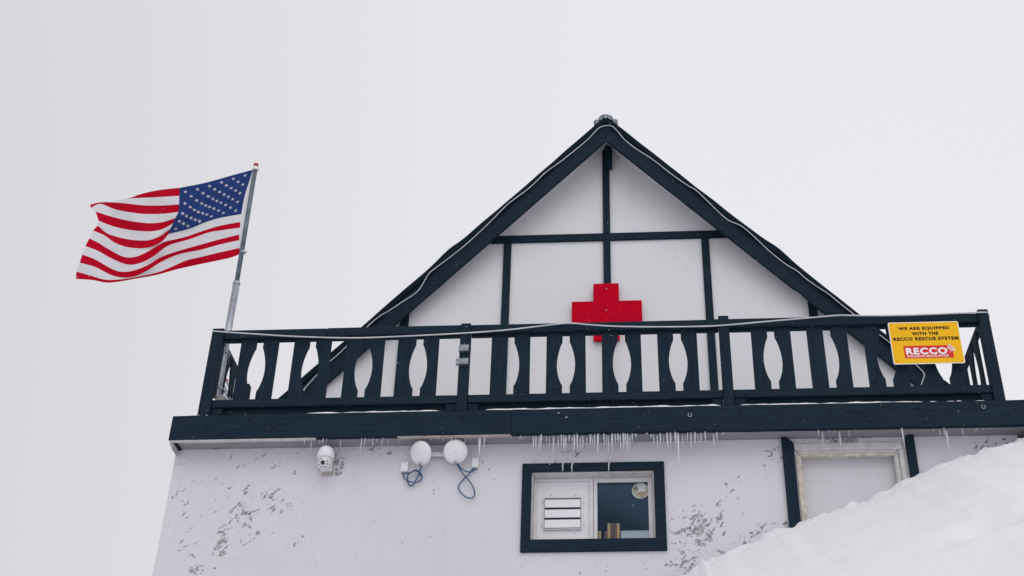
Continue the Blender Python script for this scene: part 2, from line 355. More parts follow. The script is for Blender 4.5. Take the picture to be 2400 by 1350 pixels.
def ground(x, y):
    # base hillside
    if y < 0.11: base = -1.7 + (foot(x)+1.7)*((y+11.0)/11.11)
    else: base = foot(x)
    if y < -11: base = -1.7 + (y+11)*0.42
    if y < -30: base = -1.7 - 19*0.42 + (y+30)*0.18
    if y > 12: base = foot(x) - (y-12)*0.05
    # drift heaped against the right of the hut
    cz = float(np.interp(x, CRX, CRZ)); cz = max(cz, foot(x))
    if x > 8: cz = cz - (x-8)*0.10; cz = max(cz, foot(x))
    hump = max(0.0, cz-foot(x))
    if y < 0.11:
        k = max(0.0, (y+11.0)/11.11)
        wgt = k**0.92
    elif y < 1.0: wgt = 1 - 0.05*(y-0.11)
    else: wgt = max(0.0, 0.955 - (y-1)*0.07)
    z = base + hump*wgt
    d = abs(y-0.11)
    a = min(1.0, d/0.5)
    near = max(0.0, 1-abs(y+2)/14) 
    if -20 < y < 8 and -10 < x < 12:
        z += a*near*(0.07*mnoise.noise((x*0.6+3, y*0.6, 1.0)) + 0.016*mnoise.noise((x*2.3, y*2.3+x*0.8, 4.0)))
        # wind-packed ledges running up the bank
        q = (x*0.55 + y*1.0)*2.6 + 0.8*mnoise.noise((x*0.9, y*0.9, 9.0))
        z += a*0.018*(abs((q % 2.0)-1.0)**3 - 0.25)
        # ragged crest and lumps
        j = math.exp(-(d/0.22)**2)
        z += (0.004+0.036*j)*mnoise.noise((x*7, y*7, 2.0)) + (0.003+0.020*j)*mnoise.noise((x*19, y*19, 7.0))
        c = mnoise.noise((x*5.1, y*5.1, 12.0))
        if c > 0.42: z += j*(c-0.42)*0.25
    dx, dy = x-DENT.x, y-DENT.y
    if dx*dx+dy*dy < 4:
        e_ = dx*0.96+dy*0.28; f_ = dy*0.96-dx*0.28 + 0.04*mnoise.noise((x*3, y*3, 20))
        z -= 0.20*math.exp(-(e_*e_/0.030 + f_*f_/0.05)) + 0.05*math.exp(-((e_-0.35)**2/0.12 + (f_+0.02)**2/0.012))
        z += 0.045*math.exp(-((e_+0.02)**2/0.06 + (f_+0.22)**2/0.02))
    return z
DENT = Vector((1e4, 1e4, 0)); d_ = ray(2322, 1222); k_ = 5.0
while k_ < 14 and (CAM+d_*k_).z > ground((CAM+d_*k_).x, (CAM+d_*k_).y): k_ += 0.02
DENT = CAM+d_*k_
G = MB(); nx, ny = len(xs), len(ys)
vs = [(x, y, ground(float(x), float(y))) for y in ys for x in xs]
G.add(vs, [(j*nx+i, j*nx+i+1, (j+1)*nx+i+1, (j+1)*nx+i) for j in range(ny-1) for i in range(nx-1)])
gnd = G.build('snow_ground', SNOW, smooth=True); tag(gnd, kind='structure', label='white snow slope banked up against the right of the hut')

# ------------------------------------------------------------------ hut
hut = thing('mountain_hut', ((XWL+XWR)/2, YW, 3.9), 'white mountain hut with dark timber gable and railed balcony above the snow', 'hut')

# -- lower wall with a window and a door opening
WX0, WX1 = AX(1243.5, 1190, YW), AX(1535.5, 1182, YW); WZ0, WZ1 = AZ(1390, 1266, YW), AZ(1390, 1104, YW)
DX0, DX1 = AX(1872, 1090, YW), AX(2106, 1090, YW); DZ1 = AZ(1990, 1056, YW)
def wb(px, py, rx, ry, s):
    return (AX(px, py, YW), AZ(px, py, YW), rx/235, ry/195, s)
blobs = [wb(632,1165,70,32,.95), wb(560,1190,60,45,.72), wb(522,1268,26,62,1.1), wb(575,1252,38,40,.8), wb(440,1265,55,70,.62), wb(470,1335,60,22,.9),
         wb(697,1278,34,40,.72), wb(655,1195,60,30,.7), wb(785,1085,45,42,.95), wb(600,1080,190,75,.42), wb(880,1050,260,22,.72), wb(420,1150,25,120,.6),
         wb(1640,1236,62,72,1.1), wb(1688,1200,26,80,1.0), wb(1600,1235,45,90,.7), wb(1745,1262,75,55,.92), wb(1790,1235,75,45,.8), wb(1610,1335,110,40,1.05),
         wb(1690,1160,120,60,.5), wb(1960,1025,150,24,1.15), wb(2330,1045,75,40,.85), wb(1810,1060,50,35,.8), wb(1850,1230,30,60,.85), wb(1330,1065,110,30,.55),
         wb(1018,1125,5,65,1.0), wb(1690,1245,150,120,.58), wb(560,1200,170,130,.55), wb(430,1180,40,160,.62), wb(1240,1300,90,30,.5), wb(655,1147,20,9,1.5), wb(638,1157,18,9,1.4), wb(622,1166,18,7,1.2), wb(660,1200,7,9,2.0), wb(674,1186,5,5,1.7), wb(604,1248,13,8,1.5),
         wb(588,1215,7,14,1.3), wb(571,1281,10,8,1.4), wb(522,1300,22,16,1.5), wb(527,1270,20,16,1.4), wb(691,1277,6,9,1.8), wb(709,1258,7,7,1.5), wb(450,1340,20,6,1.6), wb(474,1337,12,6,1.7), wb(503,1333,7,5,1.8),
         wb(690,1107,6,8,1.7), wb(640,1193,30,16,1.1), wb(540,1200,14,14,1.2), wb(802,1090,9,16,1.7), wb(795,1110,16,8,1.4), wb(1130,1082,9,8,1.4), wb(1146,1102,4,6,1.8),
         wb(1660,1265,16,10,1.5), wb(1690,1210,9,26,1.4), wb(1632,1245,24,12,1.3), wb(1792,1092,5,5,2.4), wb(1602,1214,5,5,2.2), wb(1600,1296,10,8,1.6), wb(1690,1295,12,10,1.5), wb(1745,1270,12,14,1.3),
         wb(560,1040,200,18,.85), wb(1395,1330,90,25,.6), wb(1575,1150,20,120,.5)]
PLASTER = plaster('flaking_white_render', (0.655, 0.652, 0.695), blobs)
SOFFIT = plaster('shade_darkened_soffit_render', (0.27, 0.27, 0.30), [(x_, 0.0, 1.2, 40.0, 0.62) for x_ in (-3.4, -1.6, 0.2, 2.1, 3.9)])  # shade under the beam put into the base colour; flaked patches over it
GABLEW = plaster('white_gable_board', (0.715, 0.722, 0.745), (), chip_amt=0.0)
def wall_with_holes(x0, x1, z0, z1, holes, yf, yb):
    X = sorted({x0, x1, *[h[0] for h in holes], *[h[1] for h in holes]}); Z = sorted({z0, z1, *[h[2] for h in holes], *[h[3] for h in holes]})
    m = MB()
    inside = lambda x, z: any(h[0] < x < h[1] and h[2] < z < h[3] for h in holes)
    for i in range(len(X)-1):
        for j in range(len(Z)-1):
            a, b, c, d = X[i], X[i+1], Z[j], Z[j+1]
            if inside((a+b)/2, (c+d)/2): continue
            m.add([(a,yf,c),(b,yf,c),(b,yf,d),(a,yf,d)], [(0,1,2,3)]); m.add([(a,yb,c),(b,yb,c),(b,yb,d),(a,yb,d)], [(3,2,1,0)])
    for (a, b, c, d) in holes:
        c = max(c, z0)
        m.add([(a,yf,c),(a,yb,c),(a,yb,d),(a,yf,d)], [(0,1,2,3)]); m.add([(b,yf,c),(b,yb,c),(b,yb,d),(b,yf,d)], [(3,2,1,0)])
        m.add([(a,yf,d),(b,yf,d),(b,yb,d),(a,yb,d)], [(3,2,1,0)])
        if c > z0: m.add([(a,yf,c),(b,yf,c),(b,yb,c),(a,yb,c)], [(0,1,2,3)])
    m.add([(x0,yf,z0),(x0,yb,z0),(x0,yb,z1),(x0,yf,z1)], [(0,1,2,3)]); m.add([(x1,yf,z0),(x1,yb,z0),(x1,yb,z1),(x1,yf,z1)], [(3,2,1,0)])
    m.add([(x0,yf,z1),(x1,yf,z1),(x1,yb,z1),(x0,yb,z1)], [(3,2,1,0)])
    return m
ZSEAM = AZ(900, 1317, YW)
ZWT = ZB0 + 0.012
wall_with_holes(XWL, XWR, ZSEAM, ZWT, [(WX0, WX1, WZ0, WZ1), (DX0, DX1, 0, DZ1)], YW, YW+0.22).build('front_wall', PLASTER, hut)
m = MB(); m.box(XWL-0.004, DX0, YW-0.006, YW+0.2, 2.2, ZSEAM-0.013); m.box(DX1, XWR, YW-0.006, YW+0.2, 2.2, ZSEAM-0.013)
m.build('foundation', PLASTER, hut, bevel=0.006)
MB().box(XWL, XWL+0.22, YW+0.22, YBACK, 2.2, ZWT).build('side_wall', PLASTER, hut)
MB().box(XWR, XWR+0.22, YW+0.30, YBACK, 2.2, ZWT).build('side_wall', PLASTER, hut)
MB().box(XWL+0.22, XWR, YBACK-0.22, YBACK, 2.2, ZWT).build('back_wall', PLASTER, hut)
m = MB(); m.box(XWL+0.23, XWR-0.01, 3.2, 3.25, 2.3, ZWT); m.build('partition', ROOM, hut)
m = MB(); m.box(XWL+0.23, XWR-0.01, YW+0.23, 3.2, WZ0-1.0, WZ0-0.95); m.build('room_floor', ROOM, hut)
# little return of wall and dark trim at the far right
MB().box(XWR+0.004, XR, YW+0.1, YW+0.30, 2.2, ZWT).build('wall_return', PLASTER, hut)
MB().box(AX(2389, 1018, YW+.08), XR-0.02, YW+0.06, YW+0.10, AZ(2395, 1042, YW+.08), AZ(2395, 1008, YW+.08)).build('trim_board', WOODX, hut, bevel=.004)

# -- balcony beam (two lengths with a butt joint), soffit, deck
XJ = AX(1198, 985, YB)
def nicked_beam(x0, x1, seed):
    rnd = random.Random(seed); m = MB(); n = max(8, int((x1-x0)/0.06)); top = []; bot = []
    for i in range(n+1):
        x = x0+(x1-x0)*i/n
        bot.append((x, ZB0 + 0.004*mnoise.noise((x*5, seed, 0)))); top.append((x, ZB1 + 0.0045*mnoise.noise((x*4, seed, 5))))
    m.prism(bot + top[::-1], YB, YB+0.055); return m
nicked_beam(XL, XJ-0.002, 1).build('balcony_beam', WOODX, hut)
nicked_beam(XJ+0.002, XR+0.4, 2).build('balcony_beam', WOODX, hut)
MB().box(XL+0.004, XL+0.06, YB+0.056, YBACK-1, ZB0+0.002, ZB1-0.002).build('side_beam', WOODY, hut, bevel=.004)
MB().box(XR+0.3, XR+0.36, YB+0.056, YBACK-1, ZB0+0.002, ZB1+0.03).build('side_beam', WOODY, hut, bevel=.004)
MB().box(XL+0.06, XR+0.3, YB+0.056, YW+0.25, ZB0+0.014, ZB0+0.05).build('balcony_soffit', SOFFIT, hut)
MB().box(XL+0.06, XR+0.3, YB+0.056, YBACK-1, ZB0+0.055, ZB1-0.012).build('deck', WHITEWOOD, hut)
# pale lath under the beam: painted on the left, bare splintered wood in the middle
def lath(p0, p1, mat, th, seed):
    x0, x1 = AX(p0, 1028, YB), AX(p1, 1015, YB); m = MB(); n = int((x1-x0)/0.03); bot = []; top = []
    for i in range(n+1):
        x = x0+(x1-x0)*i/n; e = min(i, n-i)/n
        t_ = th*(0.75 + 0.5*mnoise.noise((x*9, seed, 3)))*(0.35+0.65*min(1, e*8)); bot.append((x, ZB0-0.004-t_)); top.append((x, ZB0-0.003))
    m.prism(bot+top[::-1], YB+0.006, YB+0.05).build('soffit_lath', mat, hut)
lath(397, 740, OLDWHITE, 0.011, 3); lath(930, 1196, RAWWOOD, 0.009, 8)
# pale bracket closing the left end of the overhang
MB().prism([(XWL-0.012, ZB0+0.012), (XWL-0.012, ZB0-0.015), (XWL+0.02, ZB0-0.07), (XWL+0.02, ZB0+0.012)], YW-0.17, YW-0.005).build('end_bracket', OLDWHITE, hut, bevel=.004)
# bolts and eye hooks in the beam
for (a, b) in [(584,985),(825,983),(1082,976),(1312,972),(1500,970),(1735,965),(1945,960),(2152,957)]:
    p = at(a, b, YB); MB().lathe([(0.010,0.0),(0.010,0.006),(0.006,0.010)], (p.x, YB+0.001, p.z), (0,-1,0), 8).build('bolt', INK, hut)
for (a, b) in [(1617,972),(2305,953)]:
    p = at(a, b, YB-0.012)
    ring = [(p.x+0.016*math.cos(t), p.y, p.z+0.020*math.sin(t)) for t in np.linspace(2.0, 2.0+5.2, 14)]
    m = MB(); m.tube(ring, 0.0032, 6); m.tube([(p.x, p.y, p.z+0.016), (p.x, YB+0.002, p.z+0.022)], 0.003, 6); m.build('eye_hook', STEEL, hut, smooth=True)
for (a, b) in [(1328,978),(1310,968)]:
    p = at(a, b, YB); MB().box(p.x-.012, p.x+.008, YB-.006, YB, p.z-.006, p.z+.004).build('screw_plate', STEEL, hut, bevel=.002)

# -- gable wall, roof, rakes, timbers
XA = AX(1421, 330, YG-0.25)                                # ridge line
OA, OE = 0.42, 0.02                                        # rake stands this far off the wall at ridge and at eave
XEL, XER = AX(640, 942, YG-0.1), AX(2236, 905, YG-0.1)
XEH = (XA-XEL + XER-XA)/2; XEL, XER = XA-XEH, XA+XEH
def rake_plane(side):
    e = Vector((XEL if side < 0 else XER, YG-OE, 0)); a = Vector((XA, YG-OA, 0)); d = (e-a)
    return a, Vector((-d.y, d.x, 0)).normalized()
PL, NL = rake_plane(-1); PR, NR = rake_plane(1)
def rk(px, py): 
    return atp(px, py, PL, NL) if px < 1421 else atp(px, py, PR, NR)
# slope of the rake from the photographed edges
def fit(pts): 
    P = [rk(*p) for p in pts]; x = [p.x for p in P]; z = [p.z for p in P]; return np.polyfit(x, z, 1)
tl = fit([(1400,292),(1200,468),(1000,640),(860,764),(746,849),(649,934)]); tr = fit([(1445,295),(1600,418),(1800,575),(2000,735),(2085,805)])
bl = fit([(1411,337),(1300,434),(1162,550),(945,735),(859,811),(767,894)]); br = fit([(1432,337),(1600,470),(1767,600),(1900,705),(2000,786)])
SLOPE = (tl[0]-tr[0]+bl[0]-br[0])/4
ZT = (np.polyval(tl, XA)+np.polyval(tr, XA))/2             # silhouette top at the ridge line
ZU = (np.polyval(bl, XA)+np.polyval(br, XA))/2             # rake underside at the ridge line
RT_ = 0.085                                                # vertical thickness of roof edge
for side, xe in ((-1, XEL), (1, XER)):
    a0 = Vector((XA, YG-OA, 0)); e0 = Vector((xe, YG-OE, 0))
    def P(t, z, back): 
        p = a0.lerp(e0, t); return (p.x, p.y+back, z)
    zt = lambda t, off: ZT - SLOPE*abs((xe-XA))*t + off
    # roof slab, wavy front edge
    n = 60; m = MB(); vs = []; fs = []
    for i in range(n+1):
        t = i/n; x_, y_, _ = P(t, 0, 0)
        wv = 0.012*mnoise.noise((t*14, side*3.0, 0)) + 0.020*mnoise.noise((t*5, side*3.0, 4)) + (0.035*math.exp(-((t-(0.53 if side > 0 else .50))/0.035)**2))
        zz = zt(t, 0) + wv; fy = -0.030+0.008*mnoise.noise((t*9, side, 8))
        vs += [(x_, y_+fy, zz-RT_-wv*0.5), (x_, y_+fy-0.006, zz), (x_, YBACK+0.4, zt(t, 0)), (x_, YBACK+0.4, zt(t, -RT_))]
    for i in range(n):
        for k in range(4): fs.append((i*4+k, i*4+(k+1) % 4, (i+1)*4+(k+1) % 4, (i+1)*4+k))
    fs += [(0,1,2,3), (n*4+3, n*4+2, n*4+1, n*4)]
    m.add(vs, fs).build('roof_slope', SHINGLE, hut)
    # rake board
    h = ZT-ZU; m = MB(); gap = 0.004*side
    n = 36; top = []; bot = []
    for i in range(n+1):
        t = i/n; nb = 0.003*mnoise.noise((t*30, side, 2)); 
        if side > 0 and abs(t-0.595) < 0.016: nb += 0.022
        top.append((t, zt(t, -RT_+0.004))); bot.append((t, zt(t, -h)+nb))
    loop = bot + top[::-1]
    f_ = [P(t, z, 0) for t, z in loop]; b_ = [P(t, z, 0.045) for t, z in loop]; k = len(loop)
    f_ = [(x+(gap if abs(x-XA) < 1e-6 else 0), y, z) for x, y, z in f_]; b_ = [(x+(gap if abs(x-XA) < 1e-6 else 0), y, z) for x, y, z in b_]
    fs = []
    for i in range(n):
        j = k-1-i; fs.append((i, i+1, j-1, j)); fs.append((k+j, k+j-1, k+i+1, k+i))
    fs += [(i, i+k, (i+1) % k+k, (i+1) % k) for i in range(k)]
    MB().add(f_+b_, fs).build('rake_board', WOODX, hut)
    # soffit between rake and wall
    m = MB()
    m.hexa([P(0, zt(0, -h+0.20), 0.046), P(1, zt(1, -h+0.20), 0.046), P(1, zt(1, -h+0.225), 0.046), P(0, zt(0, -h+0.225), 0.046)],
           [(XA, YG+0.05, zt(0, -h+0.20)), (xe, YG+0.05, zt(1, -h+0.20)), (xe, YG+0.05, zt(1, -h+0.225)), (XA, YG+0.05, zt(0, -h+0.225))])
    m.build('rake_soffit', WHITEWOOD, hut)
h = ZT-ZU
zw = lambda x: ZT - SLOPE*abs(x-XA) - h + 0.21
MB().prism([(XEL+0.25, ZB1-0.02), (XER-0.25, ZB1-0.02), (XER-0.25, zw(XER-0.25)), (XA, zw(XA)), (XEL+0.25, zw(XEL+0.25))], YG, YG+0.15).build('gable_wall', GABLEW, hut)
MB().prism([(XEL+0.25, ZB1-0.02), (XER-0.25, ZB1-0.02), (XER-0.25, zw(XER-0.25)), (XA, zw(XA)), (XEL+0.25, zw(XEL+0.25))], YBACK-0.1, YBACK).build('gable_wall', GABLEW, hut)
for s in (-1, 1):
    xe = XEL+0.25 if s < 0 else XER-0.25
    MB().box(xe, xe-s*0.15, YG+0.15, YBACK-0.1, ZB1-0.02, zw(xe)-0.01).build('upper_side_wall', GABLEW, hut)
# timbers on the gable
YT = YG-0.035
ZH0, ZH1 = (AZ(1190, 567, YT)+AZ(1640, 557, YT))/2, (AZ(1190, 551, YT)+AZ(1640, 541, YT))/2
hw = (ZU+0.27-ZH1)/SLOPE
MB().box(XA-hw, XA+hw, YT, YG-0.002, ZH0, ZH1).build('cross_timber', WOODX, hut, bevel=.004)
def vtimber(pa, pb, py, ztop):
    x0, x1 = AX(pa, py, YT), AX(pb, py, YT); c = (x0+x1)/2; 
    MB().box(x0, x1, YT+0.003, YG-0.002, ZB1-0.015, ztop).build('upright_timber', WOODZ, hut, bevel=.004)
def rakez(px): x = AX(px, 740, YT); return ZU - SLOPE*abs(x-XA) + 0.16
vtimber(1179.5, 1197.5, 600, ZH0-0.002); vtimber(1646, 1664, 600, ZH0-0.002)
vtimber(938, 957.5, 750, rakez(948)+.03); vtimber(1896, 1916, 730, rakez(1906)+.03)
x0, x1 = AX(1413, 500, YT), AX(1429.5, 500, YT)
MB().box(x0, x1, YT-0.004, YG-0.002, ZH1+0.002, ZU+0.19).build('king_post', WOODZ, hut, bevel=.004)
MB().box(x0, x1, YT-0.004, YG-0.002, ZB1-0.015, ZH0-0.002).build('king_post', WOODZ, hut, bevel=.004)
MB().box((x0+x1)/2, AX(1434.5, 360, YG-0.1), YG-0.12, YG-0.04, AZ(1428, 390, YG-0.11), ZU+0.17).build('ridge_bracket', WOODZ, hut, bevel=.004)
MB().box(XA-.05, XA+.05, YG-OA+.047, YG-OA+.085, ZU+.07, ZT-.12).build('joint_light_block', WOODZ, hut)  # added behind the rake joint to block light showing through the gap
# ridge cap with frozen-on ice
m = MB(); n = 15; vs = []; fs = []
ring = lambda y, sc_: [(XA + (0.098*math.cos(a_))*sc_, y, ZT-0.05 + 0.10*math.sin(a_)*sc_ + 0.006*mnoise.noise((a_*3, y*4, 0))) for a_ in np.linspace(math.pi*1.02, -0.02*math.pi, n)]
ysr = [YG-OA-0.030] + list(np.linspace(YG-OA-0.015, YBACK+0.4, 14))
for i, y in enumerate(ysr): vs += ring(y, 0.82 if i == 0 else 1.0)
for i in range(len(ysr)-1):
    for k in range(n-1): fs.append((i*n+k, i*n+k+1, (i+1)*n+k+1, (i+1)*n+k))
fs.append(list(range(n)))
m.add(vs, fs).build('ridge_cap', RIDGEM, hut, smooth=True)
for s in (-1, 1):
    MB().prism([(XA+s*0.07, ZT-0.075), (XA+s*0.125, ZT-0.125), (XA+s*0.150, ZT-0.055), (XA+s*0.115, ZT-0.03)], YG-OA-0.02, YG-OA+0.3).build('ridge_flashing', RIDGEM, hut, bevel=.003)
p = at(1421, 273, YG-OA-0.08); MB().lathe([(0.014,0),(0.014,0.008),(0.006,0.012)], (XA, YG-OA-0.036, ZT-0.025), (0,-1,0), 8).build('bolt', STEEL, hut)

# -- window
YF = YW-0.028
win = MB()
ox0, ox1 = AX(1221.5, 1190, YF), AX(1560, 1184, YF); oz0, oz1 = AZ(1390, 1291, YF), AZ(1390, 1083.5, YF)
ix0, ix1 = WX0+0.004, WX1-0.004; iz0, iz1 = WZ0+0.004, WZ1-0.004
YS = YW+0.115                                # plane of the sashes
m = MB()
f = 0.035
m.box(WX0+.001, WX1-.001, YS, YS+0.05, WZ1-f, WZ1-.001); m.box(WX0+.001, WX1-.001, YS, YS+0.05, WZ0+.001, WZ0+f)
m.box(WX0+.001, WX0+f, YS+.001, YS+0.05, WZ0+f, WZ1-f); m.box(WX1-f, WX1-.001, YS+.001, YS+0.05, WZ0+f, WZ1-f)
window = m.build('window', WHITEWOOD, hut)
def trim(poly): MB().prism(poly, YF, YW+0.004).build('trim_board', WOODX, window, bevel=.003)
e = 0.0012
trim([(ox0, oz1), (ix0, iz1), (ix1, iz1), (ox1, oz1)][::-1]); trim([(ox0, oz0), (ox1, oz0), (ix1, iz0), (ix0, iz0)])
trim([(ox0, oz0+e), (ix0, iz0+e), (ix0, iz1-e), (ox0, oz1-e)]); trim([(ix1, iz0+e), (ox1, oz0+e), (ox1, oz1-e), (ix1, iz1-e)])
# lining boards of the reveal
MB().box(WX0+.002, WX1-.002, YW+0.006, YS-.001, WZ1-0.016, WZ1-0.002).build('reveal_board', OLDWHITE, window, bevel=.003)
MB().box(WX0+.002, WX0+.016, YW+0.006, YS-.001, WZ0+.002, WZ1-0.018).build('reveal_board', OLDWHITE, window, bevel=.003)
MB().box(WX1-.016, WX1-.002, YW+0.006, YS-.001, WZ0+.002, WZ1-0.018).build('reveal_board', OLDWHITE, window, bevel=.003)
MB().box(WX0+.016, WX1-.016, YW+0.006, YS+0.35, WZ0-0.03, WZ0-0.002).build('window_sill', WHITEWOOD, window, bevel=.003)
xm = AX(1391, 1190, YS)
MB().box(xm-0.04, xm-0.002, YS-0.012, YS+0.03, WZ0+.002, WZ1-.018).build('mullion', WHITEWOOD, window, bevel=.004)
MB().box(xm+0.001, xm+0.036, YS-0.006, YS+0.03, WZ0+.002, WZ1-.018).build('mullion', WHITEWOOD, window, bevel=.004)
MB().box(xm+0.037, WX1-.017, YS-0.006, YS+0.03, WZ1-0.062, WZ1-.018).build('sash_rail', WHITEWOOD, window, bevel=.004)
MB().box(WX1-.06, WX1-.017, YS-0.006, YS+0.03, WZ0+.002, WZ1-.063).build('sash_stile', WHITEWOOD, window, bevel=.004)
MB().box(xm+0.037, WX1-.061, YS+0.012, YS+0.017, WZ0+.002, WZ1-.063).build('glass_pane', GLASS, window)
# left light: board with a louvred vent
vb0, vb1 = WX0+0.05, xm-0.041
YV = YS+0.008
MB().box(WX0+.017, vb0, YS-0.010, YS+0.03, WZ0+.002, WZ1-.05).build('sash_stile', WHITEWOOD, window, bevel=.004)
MB().box(WX0+.017, vb1, YS-0.010, YS+0.03, WZ1-.049, WZ1-.018).build('sash_rail', WHITEWOOD, window, bevel=.004)
MB().box(vb0+.001, vb1, YV, YV+0.012, WZ0+.002, WZ1-.05).build('blanking_board', simple('white_board', (0.70, 0.70, 0.72), 0.5, var=0.03), window)
lx0, lx1 = AX(1274, 1200, YV-.02), AX(1363, 1200, YV-.02); lz0, lz1 = AZ(1320, 1241, YV-.02), AZ(1320, 1165, YV-.02)
fr = 0.010
m = MB(); m.box(lx0, lx1, YV-.022, YV, lz1-fr, lz1); m.box(lx0, lx1, YV-.022, YV, lz0, lz0+fr); m.box(lx0, lx0+fr*.7, YV-.022, YV, lz0+fr, lz1-fr); m.box(lx1-fr*.7, lx1, YV-.022, YV, lz0+fr, lz1-fr)
m.build('vent_frame', simple('vent_aluminium', (0.52, 0.53, 0.55), 0.4, metal=0.3, var=0.08), window)
MB().box(lx0+fr*.7, lx1-fr*.7, YV-.003, YV-.0005, lz0+fr, lz1-fr).build('vent_back', ROOM, window)
hs = (lz1-lz0-2*fr)/3
for k in range(3):
    z0_ = lz0+fr+k*hs
    a = [(lx0+.010, YV-.022, z0_+.007), (lx1-.010, YV-.022, z0_+.007), (lx1-.010, YV-.012, z0_+hs-.009), (lx0+.010, YV-.012, z0_+hs-.009)]
    b = [(x, y+.008, z+.002) for x, y, z in a]
    MB().hexa(a, b).build('vent_slat', PLASTIC, window, bevel=.0015)
for (a, b) in [(1271,1179),(1269,1232),(1369,1180),(1369,1231),(1289,1250),(1347,1250),(1291,1160),(1349,1160)]:
    p = at(a, b, YV); MB().lathe([(.006,0),(.005,.004),(.002,.005)], (p.x, YV, p.z), (0,-1,0), 8).build('screw', GREYPL, window)
# round sticker on the glass
p = at(1501, 1150.5, YS+0.010); R = 0.080
stk = MB().lathe([(R,0),(R,0.001)], (p.x, YS+0.0115, p.z), (0,-1,0), 32).build('sticker', simple('sticker_print', (0.30, 0.31, 0.27), 0.5, var=0.9, scale=16), window)
ringm = MB(); nr = 32
ringm.tube([(p.x+(R-.004)*math.cos(a_), YS+0.009, p.z+(R-.004)*math.sin(a_)) for a_ in np.linspace(0, 2*math.pi, nr)], 0.0035, 5)
ringm.build('sticker_ring', simple('sticker_pale', (0.55, 0.60, 0.58), 0.5), window)
MB().box(p.x-0.022, p.x+0.052, YS+0.008, YS+0.010, p.z-0.010, p.z+0.058).build('sticker_patch', simple('sticker_sky', (0.50, 0.54, 0.53), 0.5), window)
MB().prism([(p.x-0.045, p.z-0.05), (p.x+0.0, p.z-0.062), (p.x+0.045, p.z-0.045), (p.x+0.05, p.z-0.014), (p.x-0.02, p.z-0.012)], YS+0.008, YS+0.010).build('sticker_patch', simple('sticker_brown', (0.33, 0.25, 0.19), 0.5, var=0.5, scale=30), window)

# -- door, half drowned in snow
YD = YW+0.10
door = MB().box(DX0+.03, DX1-.03, YD, YD+0.04, 2.4, DZ1-.035).build('door', simple('door_paint', (0.63, 0.63, 0.66), 0.55, var=0.03, scale=4, bump=0.05), hut)
Z0D = 2.4
MB().box(DX0+.001, DX1-.001, YW-0.012, YD+.04, DZ1-.036, DZ1-.001).build('door_head', OLDWHITE, door, bevel=.004)
MB().box(DX0-.03, DX1+.05, YW-0.030, YW-.002, DZ1-.034+.03, AZ(1990, 1040, YW)).build('door_head_casing', OLDWHITE, door, bevel=.006)
MB().box(DX0+.02, DX1-.02, YW-0.020, YW+.02, DZ1-.060, DZ1-.040).build('head_stop', STAINED, door, bevel=.004)
MB().box(DX0-.022, DX0+.028, YW-0.010, YD+.035, Z0D, DZ1-.040).build('door_jamb', STAINED, door, bevel=.004)
MB().box(DX1-.028, DX1+.012, YW-0.008, YD+.035, Z0D, DZ1-.040).build('door_jamb', OLDWHITE, door, bevel=.004)
MB().box(DX1+.014, DX1+.058, YW-0.026, YW-.002, Z0D, DZ1-.008).build('door_casing', OLDWHITE, door, bevel=.004)
a0, a1 = AX(1837.5, 1100, YF), AX(1865, 1100, YF)
MB().prism([(a0, Z0D), (a1, Z0D), (a1, AZ(1861, 1038, YF)), (a0, AZ(1834, 1017, YF))], YW-0.045, YW-.003).build('side_trim', WOODZ, door, bevel=.004)
a0, a1 = AX(2124, 1050, YF), AX(2145, 1050, YF)
MB().prism([(a0, Z0D), (a1, Z0D), (a1, AZ(2139, 1011, YF)), (a0, AZ(2122, 1026, YF))], YW-0.045, YW-.003).build('side_trim', WOODZ, door, bevel=.004)

# ------------------------------------------------------------------ balcony railing
rail = thing('balcony_railing', (0, YR, ZB1), 'dark painted balcony railing with vase shaped gaps between its boards', 'railing')
YP1 = YR+0.095
def post(pa, pb, ptop, pbot, ya=YR):
    mid = (ptop+pbot)/2; xs_ = [AX(pa[0], ptop, ya), AX(pa[1], pbot, ya)]; xe_ = [AX(pb[0], ptop, ya), AX(pb[1], pbot, ya)]
    x0, x1 = sum(xs_)/2, sum(xe_)/2
    z1 = AZ((pa[0]+pb[0])/2, ptop, ya)
    return MB().box(x0, x1, ya, ya+0.095, ZB1-0.003, z1).build('post', WOODZ, rail, bevel=.007), x0, x1
_, p1a, p1b = post((499,462), (524,492), 769, 970)
_, p2a, p2b = post((1081,1068), (1103,1094), 757, 960)
_, p3a, p3b = post((1682,1698), (1704,1725), 739, 946)
_, p4a, p4b = post((2291,2330), (2315,2357), 724, 932)
ztop = lambda pl, pr, Y: (AZ(700, pl, Y)+AZ(2200, pr, Y))/2
YRF = YR+0.022; YRB = YRF+0.035
ZTR1, ZTR0 = ztop(772, 735, YRF), ztop(791, 753, YRF)       # front top rail
ZBT1, ZBT0 = ztop(934, 902, YRF), ztop(952, 920.5, YRF)       # front bottom rail
